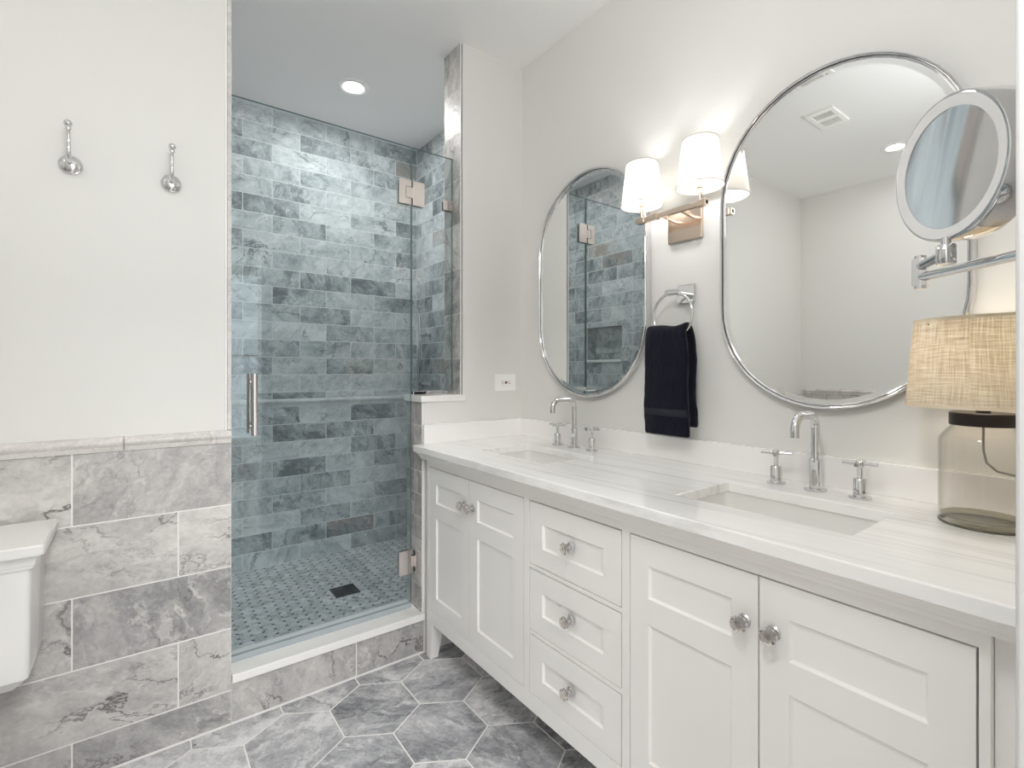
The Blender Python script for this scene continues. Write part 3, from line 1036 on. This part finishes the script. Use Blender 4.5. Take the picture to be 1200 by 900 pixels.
for dy in (0.113, -0.113):
    y = SCY + dy
    bm = new_bm()
    lathe(bm, [(0, 0), (0.0065, 0), (0.0065, 0.040), (0.010, 0.041), (0.010, 0.075), (0.006, 0.077), (0, 0.077)], (BX, y, 1.734), n=20)
    st = obj('candle_post', bm, M['bronze'], sc, smooth=35)
    bm = new_bm()
    z0, z1, rb, rt = 1.778, 1.924, 0.0715, 0.0545
    lathe(bm, [(rb, z0), (rt, z1), (rt - 0.0012, z1), (rb - 0.0012, z0)], (BX, y, 0), n=56, closed=True)
    sh = obj('shade', bm, M['white_shade'], sc, smooth=60, label='white fabric tapered shade')
    for rr, zz in ((rb, z0), (rt, z1)):
        bm = new_bm()
        tube(bm, [(BX + rr * math.cos(a), y + rr * math.sin(a), zz) for a in [2 * PI * i / 48 for i in range(48)]], 0.0011, 6, True)
        obj('hem', bm, M['shade_hem'], sh)
    bm = new_bm()
    lathe(bm, [(0, 0), (0.009, 0.0), (0.010, 0.012), (0.017, 0.026), (0.019, 0.038), (0.014, 0.052), (0.005, 0.058), (0, 0.058)], (BX, y, 1.811), n=20)
    obj('bulb', bm, M['bulb'], sc, smooth=60)


# ---------------------------------------------------------------- towel ring and towel
TX, TY = 1.432, 1.011
tr = thing('towel_ring', 'round chrome towel ring on a square plate between the mirrors', 'towel ring', (XR, 1.0, 1.464))
obj('wall_plate', B(XR - 0.010, 0.968, 1.432, XR - 0.0005, 1.032, 1.496), M['chrome'], tr, bevel=0.002)
bm = new_bm()
tube(bm, [(XR - 0.006, 1.0, 1.464), (TX + 0.012, 1.0, 1.464)], 0.0085, 16)
tube(bm, [(TX, 0.984, 1.465), (TX, 1.034, 1.465)], 0.0105, 16)
obj('post', bm, M['chrome'], tr, smooth=40)
bm = new_bm()
RR, RZ = 0.0755, 1.3885
tube(bm, [(TX, TY + RR * math.cos(a), RZ + RR * math.sin(a)) for a in [2 * PI * i / 64 for i in range(64)]], 0.0048, 14, True)
obj('ring', bm, M['chrome'], tr, smooth=60)


def make_towel():
    bm = new_bm()
    rng = random.Random(4)
    nz, ny = 74, 40
    zt = 1.352
    # centre line of the drape in (x, z), front bottom -> over the ring -> back bottom
    path = []
    L_front, L_back = 0.345, 0.315
    rad = 0.022
    for i in range(nz + 1):
        s = i / nz
        tot = L_front + PI * rad + L_back
        d = s * tot
        if d < L_front:
            path.append((TX - rad, zt - rad - L_front + d, d / L_front))
        elif d < L_front + PI * rad:
            a = (d - L_front) / rad
            path.append((TX - rad * math.cos(a), zt - rad + rad * math.sin(a), 1.0))
        else:
            e = d - L_front - PI * rad
            path.append((TX + rad, zt - rad - e, 1 - e / L_back))
    grid = []
    for i, (x, z, h) in enumerate(path):
        row = []
        wid = 0.084 - 0.010 * max(0.0, h - 0.72) / 0.28
        for j in range(ny + 1):
            v = j / ny * 2 - 1
            side = -1 if i < nz / 2 else 1
            fold = 0.0022 * math.sin(v * 3.4 + 0.7) * (0.35 + 0.65 * h) + 0.0009 * math.sin(v * 8 + z * 16)
            edge = (abs(v) ** 6) * 0.010
            y = TY + 0.012 + v * wid - 0.004 * (1 - h) + 0.003 * math.sin(z * 24 + v)
            sag = 0.010 * (1 - v * v) * max(0.0, h - 0.9) / 0.1
            jit = rng.uniform(-1, 1) * 0.0013
            row.append(bm.verts.new((x + side * (fold * 0.7 + 0.002 - edge * 0.5) + jit, y, z - sag * 0.6 + 0.003 * math.sin(v * 4) * (h > 0.85))))
        grid.append(row)
    for i in range(nz):
        for j in range(ny):
            bm.faces.new((grid[i][j], grid[i + 1][j], grid[i + 1][j + 1], grid[i][j + 1]))
    return bm


bm = make_towel()
tw = obj('hand_towel', bm, M['towel'], None, smooth=0, loc=(TX, TY, 1.352))
so = tw.modifiers.new('thick', 'SOLIDIFY'); so.thickness = 0.018; so.offset = 0.0
ss = tw.modifiers.new('sub', 'SUBSURF'); ss.levels = 1; ss.render_levels = 1
tags(tw, 'navy blue terry hand towel folded over the chrome towel ring', 'towel')
bm = new_bm()
nb = 24
band = []
for z in (1.050, 1.074):
    row = []
    for j in range(nb + 1):
        v = j / nb * 2 - 1
        fold = 0.0022 * math.sin(v * 3.4 + 0.7) * 0.45 + 0.0009 * math.sin(v * 8 + z * 16)
        x = TX - 0.022 - (fold * 0.7 + 0.002 - (abs(v) ** 6) * 0.005) - 0.0098
        row.append((x, TY + 0.012 + v * 0.0825 - 0.004 * 0.8 + 0.003 * math.sin(z * 24 + v), z))
    band.append(row)
for a in range(nb):
    q = [band[0][a], band[0][a + 1], band[1][a + 1], band[1][a]]
    vs = [bm.verts.new(p) for p in q]
    bm.faces.new(vs)
bmesh.ops.remove_doubles(bm, verts=bm.verts[:], dist=1e-6)
bd = obj('woven_band', bm, M['towel_band'], tw, smooth=0, label='smooth woven band across the towel')
so = bd.modifiers.new('thick', 'SOLIDIFY'); so.thickness = 0.002; so.offset = 0.0


# ---------------------------------------------------------------- outlet
OX, OZ, OY = 1.397, 1.146, YB - 0.008
ou = thing('wall_outlet', 'white horizontal outlet plate with test buttons on wall above the counter', 'outlet', (OX, OY, OZ))
obj('cover_plate', B(OX - 0.060, OY - 0.005, OZ - 0.041, OX + 0.060, OY - 0.0002, OZ + 0.041), M['plastic'], ou, bevel=0.003)
rec = obj('receptacle', B(OX - 0.034, OY - 0.0075, OZ - 0.0165, OX + 0.034, OY - 0.004, OZ + 0.0165), M['plastic'], ou, bevel=0.0015)
for cx in (-0.022, 0.022):
    bm = new_bm()
    box(bm, OX + cx - 0.004, OY - 0.0079, OZ + 0.004, OX + cx + 0.004, OY - 0.0072, OZ + 0.0065)
    box(bm, OX + cx - 0.004, OY - 0.0079, OZ - 0.0065, OX + cx + 0.004, OY - 0.0072, OZ - 0.004)
    lathe(bm, [(0, 0), (0.0024, 0), (0.0024, 0.0007), (0, 0.0007)], (OX + cx + (0.0095 if cx < 0 else -0.0095), OY - 0.0072, OZ), (0, -1, 0), 12)
    obj('slots', bm, M['black_plastic'], rec)
obj('test_button', B(OX - 0.0055, OY - 0.0088, OZ - 0.006, OX + 0.0, OY - 0.007, OZ + 0.006), M['black_plastic'], rec, bevel=0.0005)
obj('reset_button', B(OX + 0.001, OY - 0.0088, OZ - 0.006, OX + 0.0065, OY - 0.007, OZ + 0.006), M['red_plastic'], rec, bevel=0.0005)


# ---------------------------------------------------------------- robe hooks
def hook(x, label):
    z = 1.800
    t = thing('robe_hook', label, 'hook', (x, YB, z), 'chrome robe hooks on the plain wall')
    bm = new_bm()
    lathe(bm, [(0, 0), (0.0285, 0), (0.0285, 0.003), (0.0265, 0.006), (0.0235, 0.007), (0.0225, 0.010), (0.017, 0.014), (0.010, 0.016), (0, 0.017)], (x, YB + 0.0003, z), (0, -1, 0), 36)
    obj('rosette', bm, M['chrome'], t, smooth=30)
    y = YB
    pts = [(x, y - 0.012, z + 0.002), (x, y - 0.030, z + 0.003), (x, y - 0.046, z + 0.012), (x, y - 0.053, z + 0.030), (x, y - 0.054, z + 0.052), (x, y - 0.058, z + 0.070), (x, y - 0.064, z + 0.084)]
    sm = []
    for i in range(len(pts) - 1):
        for k in range(4):
            f = k / 4
            p0 = Vector(pts[max(i - 1, 0)]); p1 = Vector(pts[i]); p2 = Vector(pts[i + 1]); p3 = Vector(pts[min(i + 2, len(pts) - 1)])
            sm.append(0.5 * ((2 * p1) + (p2 - p0) * f + (2 * p0 - 5 * p1 + 4 * p2 - p3) * f * f + (3 * p1 - p0 - 3 * p2 + p3) * f ** 3))
    sm.append(Vector(pts[-1]))
    bm = new_bm()
    tube(bm, sm, 0.0058, 14, r_end=0.0044)
    obj('arm', bm, M['chrome'], t, smooth=60)
    bm = new_bm()
    e = Vector(pts[-1]); d = (e - Vector(pts[-2])).normalized()
    prof = [(0, -0.004), (0.0075, -0.003), (0.0075, 0.001), (0.006, 0.003)] + [(0.0105 * math.sin(a), 0.0125 - 0.0105 * math.cos(a)) for a in [0.6 + i * (PI - 0.6) / 9 for i in range(10)]]
    lathe(bm, prof, e, d, 24)
    obj('ball_tip', bm, M['chrome'], t, smooth=40)


hook(-0.1635, 'chrome robe hook with ball tip, farther from the shower')
hook(0.078, 'chrome robe hook with ball tip, closer to the shower opening')

# ---------------------------------------------------------------- shower glass
GY = 1.995
GT = 0.005
sd = thing('shower_door', 'frameless glass shower door with tubular pull and metal hinges', 'shower door', (0.6, GY, 0.1715))


def pane(name, x0, x1, z0, z1, parent):
    bm = new_bm()
    box(bm, x0, GY - GT, z0, x1, GY + GT, z1)
    o = obj(name, bm, [M['pane'], M['pane_edge']], parent)
    for p in o.data.polygons:
        if abs(p.normal.y) < 0.5:
            p.material_index = 1
    return o


GZ = 2.176
pane('glass_pane', XH + 0.006, 0.9425, 0.192, GZ, sd)
obj('bottom_seal', B(XH + 0.006, GY - 0.008, 0.1712, 0.9425, GY + 0.008, 0.194), M['seal'], sd, bevel=0.002)
for s in (-1, 1):
    bm = new_bm()
    hx = 0.322
    y = GY + s * 0.048
    tube(bm, [(hx, y, 0.972), (hx, y, 1.192)], 0.0105, 20)
    for z in (1.002, 1.162):
        tube(bm, [(hx, GY + s * GT, z), (hx, y, z)], 0.007, 14)
        lathe(bm, [(0, 0), (0.011, 0), (0.011, 0.004), (0, 0.004)], (hx, GY + s * GT, z), (0, s, 0), 20)
    obj('pull_handle', bm, M['nickel'], sd, smooth=40, bevel=0.001)


def hinge(name, parent, plates, zc, h):
    bm = new_bm()
    for s in (-1, 1):
        for (x0, x1) in plates:
            y0 = GY + s * GT; y1 = GY + s * (GT + 0.008)
            box(bm, x0, min(y0, y1), zc - h / 2, x1, max(y0, y1), zc + h / 2)
    return bm


# glass-to-glass hinge high on the door: leaf on the door, leaf on the fixed pane, knuckle between
bm = hinge('h', sd, [(0.884, 0.9395), (0.9465, 1.004)], 1.975, 0.106)
for s in (-1, 1):
    ya, yb = GY + s * (GT - 0.0005), GY + s * (GT + 0.0065)
    box(bm, 0.915, min(ya, yb), 1.951, 0.975, max(ya, yb), 1.999)
hg = obj('hinge', bm, M['nickel'], sd, bevel=0.0015)
bm = new_bm()
yo = GY - GT - 0.0082
for (x0, z0, x1, z1) in ((0.914, 1.951, 0.9155, 1.999), (0.914, 1.9985, 0.9425, 2.000), (0.914, 1.9500, 0.9425, 1.9515)):
    box(bm, x0, yo - 0.0003, z0, x1, yo + 0.002, z1)
obj('knuckle_gap', bm, M['black_plastic'], hg)
# hinge low on the door, fixed to the half wall end
bm = hinge('h', sd, [(0.883, 0.9405)], 0.373, 0.104)
for s in (-1, 1):
    ya, yb = GY + s * (GT - 0.0005), GY + s * (GT + 0.0065)
    box(bm, 0.915, min(ya, yb), 0.349, 0.950, max(ya, yb), 0.397)
box(bm, 0.950, GY - 0.032, 0.321, XP - 0.0003, GY + 0.032, 0.425)
hl = obj('hinge', bm, M['nickel'], sd, bevel=0.0015)
bm = new_bm()
for z in (0.340, 0.406):
    tube(bm, [(0.952, GY - 0.022, z), (0.946, GY - 0.022, z)], 0.006, 12)
obj('screw', bm, M['black_plastic'], hl)

fp = thing('shower_screen', 'narrow fixed glass pane standing on the half wall cap', 'glass panel', (1.04, GY, 1.0955))
pane('glass_pane', 0.9475, XJ - 0.002, 1.1, GZ, fp)
bm = new_bm()
box(bm, 0.9505, GY - 0.011, 1.0953, XJ - 0.002, GY - GT - 0.0003, 1.112); box(bm, 0.9505, GY + GT + 0.0003, 1.0953, XJ - 0.002, GY + 0.011, 1.112)
obj('base_channel', bm, M['chrome'], fp, bevel=0.001)
bm = new_bm()
for s in (-1, 1):
    ya, yb = GY + s * (GT + 0.0003), GY + s * (GT + 0.010)
    box(bm, 1.098, min(ya, yb), 1.932, XJ - 0.0005, max(ya, yb), 1.978)
obj('wall_clamp', bm, M['nickel'], fp, bevel=0.0015)

# ---------------------------------------------------------------- shower fittings
DXc, DYc = 0.818, 2.49
dr = thing('floor_drain', 'square dark metal drain in the mosaic shower floor', 'drain', (DXc, DYc, 0.10))
obj('drain_pan', B(DXc - 0.060, DYc - 0.060, 0.0995, DXc + 0.060, DYc + 0.060, 0.1012), M['drain_hole'], dr)
gx = [DXc - 0.058 + 0.116 * i / 16 for i in range(17)]
gy = [DYc - 0.058 + 0.116 * i / 16 for i in range(17)]
obj('grate', slab_holes(new_bm(), gx, gy, {(i, j) for i in range(1, 16, 2) for j in range(1, 16, 2)}, 0.1012, 0.1035, lambda u, v, w: (u, v, w)), M['black_gap'], dr)

XT = XR - 0.0151
mx = thing('shower_mixer', 'chrome bar mixer with hand shower and hose on the side wall of the shower', 'shower mixer', (XT, 2.85, 1.12))
bm = new_bm()
tube(bm, [(XT - 0.055, 2.735, 1.122), (XT - 0.055, 2.965, 1.122)], 0.019, 20)
for y in (2.78, 2.92):
    tube(bm, [(XT - 0.055, y, 1.122), (XT - 0.0005, y, 1.122)], 0.013, 16)
    lathe(bm, [(0, 0), (0.030, 0), (0.030, 0.006), (0.014, 0.010), (0, 0.010)], (XT - 0.0002, y, 1.122), (-1, 0, 0), 24)
obj('mixer_body', bm, M['chrome'], mx, smooth=40)
for y0, y1 in ((2.735, 2.700), (2.965, 3.000)):
    bm = new_bm()
    tube(bm, [(XT - 0.055, y0, 1.122), (XT - 0.055, y1, 1.122)], 0.023, 18)
    obj('knob', bm, M['chrome'], mx, smooth=40)
bm = new_bm()
tube(bm, [(XT - 0.0005, 2.86, 1.430), (XT - 0.062, 2.86, 1.430)], 0.010, 16)
tube(bm, [(XT - 0.060, 2.885, 1.430), (XT - 0.060, 2.79, 1.430)], 0.008, 14)
lathe(bm, [(0, 0), (0.026, 0), (0.026, 0.006), (0.011, 0.010), (0, 0.010)], (XT - 0.0002, 2.86, 1.430), (-1, 0, 0), 24)
obj('bracket', bm, M['chrome'], mx, smooth=40)
bm = new_bm()
hs = [(XT - 0.060, 2.878, 1.395), (XT - 0.062, 2.878, 1.46), (XT - 0.066, 2.880, 1.54), (XT - 0.078, 2.884, 1.60)]
tube(bm, hs, 0.0095, 16, r_end=0.012)
lathe(bm, [(0, 0), (0.012, 0), (0.026, 0.014), (0.027, 0.020), (0, 0.021)], (XT - 0.072, 2.882, 1.598), (-0.9, 0.0, -0.45), 28)
obj('hand_shower', bm, M['chrome'], mx, smooth=40)
bm = new_bm()
hp = []
for i in range(33):
    s = i / 32
    y = 2.878 - 0.09 * math.sin(s * PI / 2) - 0.0 * s
    z = 1.395 - 0.52 * math.sin(s * PI * 0.98) + (1.10 - 1.395) * s * s * 1.0
    hp.append((XT - 0.060 - 0.02 * math.sin(s * PI), 2.878 - 0.028 * s, 1.395 + (1.105 - 1.395) * s - 0.16 * math.sin(s * PI)))
tube(bm, hp, 0.0062, 12)
obj('hose', bm, M['hose'], mx, smooth=60)


# ---------------------------------------------------------------- ceiling fittings
def downlight(x, y, mat, label):
    t = thing('recessed_light', label, 'ceiling light', (x, y, ZC), 'recessed ceiling downlights')
    bm = new_bm()
    lathe(bm, [(0.046, -0.0005), (0.048, 0.003), (0.060, 0.006), (0.074, 0.006), (0.079, 0.003), (0.080, -0.0005)], (x, y, ZC), (0, 0, -1), 44, closed=True)
    obj('trim_ring', bm, M['trim'], t, smooth=40)
    bm = new_bm()
    lathe(bm, [(0, 0), (0.0465, 0.0), (0.0465, 0.0012), (0, 0.002)], (x, y, ZC - 0.0003), (0, 0, -1), 40)
    obj('lens', bm, mat, t)


downlight(0.886, 2.56, M['down_shower'], 'round recessed light in the ceiling above the shower')
downlight(-1.03, 1.10, M['down'], 'round recessed room ceiling light seen in the large mirror')
GX, GYP, GZP = 0.10, 0.25, 2.08  # unseen glowing ball added inside the doorway to even out the light
fl = thing('added_fill_light', 'added fill light: unseen glowing ball on a stem inside the doorway', 'ceiling light', (GX, GYP, ZC))
bm = new_bm()
lathe(bm, [(0, 0.0003), (0.06, 0.0003), (0.06, 0.012), (0.02, 0.025), (0, 0.025)], (GX, GYP, ZC), (0, 0, -1), 32)
tube(bm, [(GX, GYP, ZC - 0.02), (GX, GYP, GZP + 0.10)], 0.007, 12)
lathe(bm, [(0, 0), (0.045, 0), (0.045, 0.02), (0, 0.02)], (GX, GYP, GZP + 0.092), (0, 0, 1), 28)
obj('fill_light_mount', bm, M['chrome'], fl, smooth=40)
bm = new_bm()
lathe(bm, [(0.11 * math.sin(PI * k / 20), -0.11 * math.cos(PI * k / 20)) for k in range(21)], (GX, GYP, GZP), (0, 0, 1), 40)
obj('fill_globe', bm, M['fill_globe'], fl, smooth=80)

vt = thing('ceiling_vent', 'white louvered exhaust vent on the ceiling seen in the large mirror', 'vent', (-0.24, 1.21, ZC))
vx0, vx1, vy0, vy1 = -0.36, -0.12, 1.135, 1.285
obj('cover', slab_holes(new_bm(), [vx0, vx0 + 0.03, vx1 - 0.03, vx1], [vy0, vy0 + 0.025, vy1 - 0.025, vy1], {(1, 1)}, ZC - 0.012, ZC - 0.0003, lambda u, v, w: (u, v, w)), M['plastic'], vt, bevel=0.003)
obj('dark_opening', B(vx0 + 0.02, vy0 + 0.02, ZC - 0.002, vx1 - 0.02, vy1 - 0.02, ZC - 0.0005), M['drain_hole'], vt)
bm = new_bm()
for k in range(9):
    x = vx0 + 0.04 + k * 0.02
    box(bm, x, vy0 + 0.024, ZC - 0.010, x + 0.007, vy1 - 0.024, ZC - 0.003)
box(bm, (vx0 + vx1) / 2 - 0.02, vy0 + 0.024, ZC - 0.011, (vx0 + vx1) / 2 + 0.02, vy1 - 0.024, ZC - 0.0025)
obj('louvers', bm, M['plastic'], vt)


# ---------------------------------------------------------------- table lamp
LX, LY = 1.362, 0.230
lp = thing('table_lamp', 'clear glass jar table lamp with tan linen shade on the counter', 'lamp', (LX, LY, CZ))
bm = new_bm()
lathe(bm, [(0.0005, 0.0005), (0.066, 0.0005), (0.0695, 0.004), (0.070, 0.012), (0.070, 0.168), (0.068, 0.176), (0.058, 0.190), (0.051, 0.197), (0.050, 0.204),
           (0.0475, 0.204), (0.0485, 0.197), (0.056, 0.188), (0.0655, 0.175), (0.0675, 0.167), (0.0675, 0.014), (0.060, 0.010), (0.0005, 0.0085)], (LX, LY, CZ), n=56)
obj('glass_jar', bm, M['jar'], lp, smooth=40, label='clear glass jar base')
bm = new_bm()
lathe(bm, [(0, 0.0105), (0.0665, 0.0145), (0.0665, 0.017), (0, 0.0135)], (LX, LY, CZ), n=48)
obj('jar_floor', bm, M['jar_base'], lp, smooth=40, label='thick olive tinted glass bottom')
bm = new_bm()
tube(bm, [(LX + 0.0685 * math.cos(a), LY + 0.0685 * math.sin(a), CZ + 0.0026) for a in [2 * PI * k / 64 for k in range(64)]], 0.0024, 8, True)
obj('jar_refraction', bm, M['jar_refraction'], lp, smooth=60)  # dark line of refracted light, drawn as a ring
bm = new_bm()
lathe(bm, [(0, 0.0), (0.053, 0.0), (0.053, 0.024), (0.051, 0.026), (0, 0.026)], (LX, LY, CZ + 0.2005), n=48)
obj('lid', bm, M['espresso'], lp, smooth=40, bevel=0.001, label='dark bronze metal lid')
bm = new_bm()
lathe(bm, [(0, 0), (0.0115, 0), (0.0115, 0.018), (0, 0.018)], (LX, LY, CZ + 0.2265), n=24)
tube(bm, [(LX, LY, CZ + 0.243), (LX, LY, CZ + 0.30)], 0.006, 12)
obj('neck', bm, M['espresso'], lp, smooth=40)
bm = new_bm()
tube(bm, [(LX, LY, CZ + 0.201), (LX, LY, CZ + 0.150), (LX + 0.004, LY - 0.004, CZ + 0.125), (LX + 0.016, LY - 0.018, CZ + 0.108), (LX + 0.035, LY - 0.040, CZ + 0.101), (LX + 0.045, LY - 0.049, CZ + 0.100)], 0.0022, 8)
obj('cord', bm, M['cord'], lp, smooth=60)
bm = new_bm()
z0, z1, rb, rt = CZ + 0.240, CZ + 0.414, 0.124, 0.110
lathe(bm, [(rb, z0), (rt, z1), (rt - 0.0012, z1), (rb - 0.0012, z0)], (LX, LY, 0), n=72, closed=True)
sh = obj('shade', bm, M['tan_shade'], lp, smooth=60, label='tan woven linen drum shade')
tan_hem = simple('shade_hem', srgb(228, 214, 190), 0.9)
for r, z in ((rb, z0), (rt, z1)):
    bm = new_bm()
    lathe(bm, [(r + 0.0006, z - 0.003), (r + 0.0006, z + 0.003), (r - 0.0016, z + 0.003), (r - 0.0016, z - 0.003)], (LX, LY, 0), n=72, closed=True)
    obj('hem', bm, tan_hem, sh)
bm = new_bm()
for k in range(3):
    a = 2 * PI * k / 3 + 0.4
    tube(bm, [(LX, LY, CZ + 0.298), (LX + 0.111 * math.cos(a), LY + 0.111 * math.sin(a), CZ + 0.405)], 0.0016, 6)
obj('shade_spider', bm, M['espresso'], lp)
bm = new_bm()
lathe(bm, [(0, 0), (0.013, 0.0), (0.014, 0.015), (0.028, 0.042), (0.030, 0.058), (0.022, 0.078), (0.008, 0.088), (0, 0.089)], (LX, LY, CZ + 0.298), n=24)
obj('bulb', bm, M['lamp_bulb'], lp, smooth=60)

# ---------------------------------------------------------------- magnifying mirror on its folding arm
MC = Vector((0.982, 0.209, 1.508))
ang = math.radians(41.0)
MN = Vector((-math.cos(ang), math.sin(ang), -0.055)).normalized()
mm = thing('magnifying_mirror', 'round chrome magnifying mirror on a folding wall arm in front of the large mirror', 'mirror', (0.93, YN, 1.36))
bm = new_bm()
lathe(bm, [(0, 0), (0.045, 0), (0.045, 0.008), (0.040, 0.011), (0, 0.011)], (0.93, YN + 0.0003, 1.360), (0, 1, 0), 32)
obj('wall_plate', bm, M['chrome'], mm, smooth=40)
PV = Vector((1.0655, 0.259, 0))
JT = Vector((0.979, 0.207, 0))
bm = new_bm()
tube(bm, [(0.93, YN + 0.008, 1.360), (PV.x, PV.y, 1.360)], 0.0075, 14)
obj('lower_arm', bm, M['chrome'], mm, smooth=50)
bm = new_bm()
box(bm, PV.x - 0.008, PV.y - 0.010, 1.345, PV.x + 0.010, PV.y + 0.010, 1.392)
tube(bm, [(PV.x, PV.y, 1.340), (PV.x, PV.y, 1.397)], 0.0085, 16)
obj('elbow', bm, M['chrome'], mm, smooth=35, bevel=0.001)
bm = new_bm()
tube(bm, [(PV.x, PV.y, 1.379), (JT.x, JT.y, 1.379)], 0.0075, 14)
obj('upper_arm', bm, M['chrome'], mm, smooth=50)
bm = new_bm()
lathe(bm, [(0, 0), (0.011, 0), (0.0125, 0.002), (0.0125, 0.028), (0.011, 0.030), (0.0065, 0.031), (0.006, 0.041), (0, 0.041)], (JT.x, JT.y, 1.362), n=24)
obj('swivel_joint', bm, M['chrome'], mm, smooth=40)
bm = new_bm()
R0 = 0.1085
lathe(bm, [(R0 - 0.022, -0.0035), (R0 - 0.004, 0.0), (R0 - 0.001, -0.001), (R0, -0.004), (R0, -0.046), (R0 - 0.004, -0.052), (0.05, -0.055), (0.0, -0.055), (0.0, -0.020), (R0 - 0.022, -0.020)], MC, MN, 64)
hd = obj('mirror_head', bm, M['chrome'], mm, smooth=35)
bm = new_bm()
lathe(bm, [(R0 - 0.0205, -0.0020), (R0 - 0.005, 0.0006), (R0 - 0.005, -0.003), (R0 - 0.0205, -0.0045)], MC, MN, 64, closed=True)
obj('light_ring', bm, M['frosted'], hd, smooth=40, label='frosted light ring round the glass')
bm = new_bm()
RC = 0.45
RG = R0 - 0.0213
sag = RG * RG / (2 * RC)
prof = [(RG * k / 10, -0.0050 - sag + (RG * k / 10) ** 2 / (2 * RC)) for k in range(11)]
m4 = axis_mat(MC, MN)
rings = [[m4 @ Vector((max(r, 1e-5) * math.cos(2 * PI * i / 64), max(r, 1e-5) * math.sin(2 * PI * i / 64), h)) for i in range(64)] for r, h in prof]
loft(bm, rings, False)
obj('mirror_glass', bm, M['mirror'], hd, smooth=0)

# ---------------------------------------------------------------- toilet against the hook wall
TXc = -0.425
tl = thing('toilet', 'white two-piece toilet with stepped tank lid against the marble wainscot', 'toilet', (TXc, 1.70, 0))
yb = YB - 0.026
hw = 0.212


def trect(w, y0, y1, z, r=0.012):
    return rrect(TXc, (y0 + y1) / 2, w, (y1 - y0) / 2, r, z, 3)


bm = new_bm()
loft(bm, [trect(hw - 0.03, 1.69, yb - 0.01, 0.425), trect(hw - 0.006, 1.668, yb - 0.002, 0.452), trect(hw - 0.004, 1.666, yb - 0.002, 0.470), trect(hw, 1.662, yb, 0.715), trect(hw, 1.662, yb, 0.722)])
obj('tank', bm, M['porcelain'], tl, smooth=30)
bm = new_bm()
lid = [(0.001, 0.7215), (0.006, 0.7225), (0.0065, 0.731), (0.0095, 0.7315), (0.0105, 0.738), (0.0135, 0.746), (0.0185, 0.7525), (0.0195, 0.7535), (0.0195, 0.7565), (0.026, 0.7575), (0.027, 0.778), (0.024, 0.782)]
loft(bm, [trect(hw + o, 1.662 - o, yb, z, 0.007) for o, z in lid])
obj('tank_lid', bm, M['porcelain'], tl, smooth=22)


def oval(cx, cy, a, b, z, n=40):
    out = []
    for i in range(n):
        t_ = 2 * PI * i / n
        out.append((cx + a * math.cos(t_), cy + b * math.sin(t_) * (1.0 if math.sin(t_) < 0 else 0.8), z))
    return out


bm = new_bm()
cyb = 1.43
loft(bm, [oval(TXc, 1.52, 0.12, 0.24, 0.0), oval(TXc, 1.52, 0.115, 0.235, 0.03), oval(TXc, 1.50, 0.10, 0.22, 0.14), oval(TXc, 1.47, 0.14, 0.24, 0.26), oval(TXc, cyb, 0.185, 0.275, 0.36), oval(TXc, cyb, 0.19, 0.28, 0.395),
          oval(TXc, cyb, 0.15, 0.235, 0.395), oval(TXc, cyb, 0.11, 0.18, 0.30), oval(TXc, cyb, 0.05, 0.08, 0.24)])
box(bm, TXc - 0.11, 1.60, 0.30, TXc + 0.11, yb - 0.015, 0.426)
obj('bowl', bm, M['porcelain'], tl, smooth=40)
bm = new_bm()
loft(bm, [oval(TXc, cyb, 0.188, 0.278, 0.396), oval(TXc, cyb, 0.192, 0.282, 0.404), oval(TXc, cyb, 0.188, 0.278, 0.432), oval(TXc, cyb, 0.16, 0.25, 0.440)])
obj('seat_lid', bm, M['plastic'], tl, smooth=40)
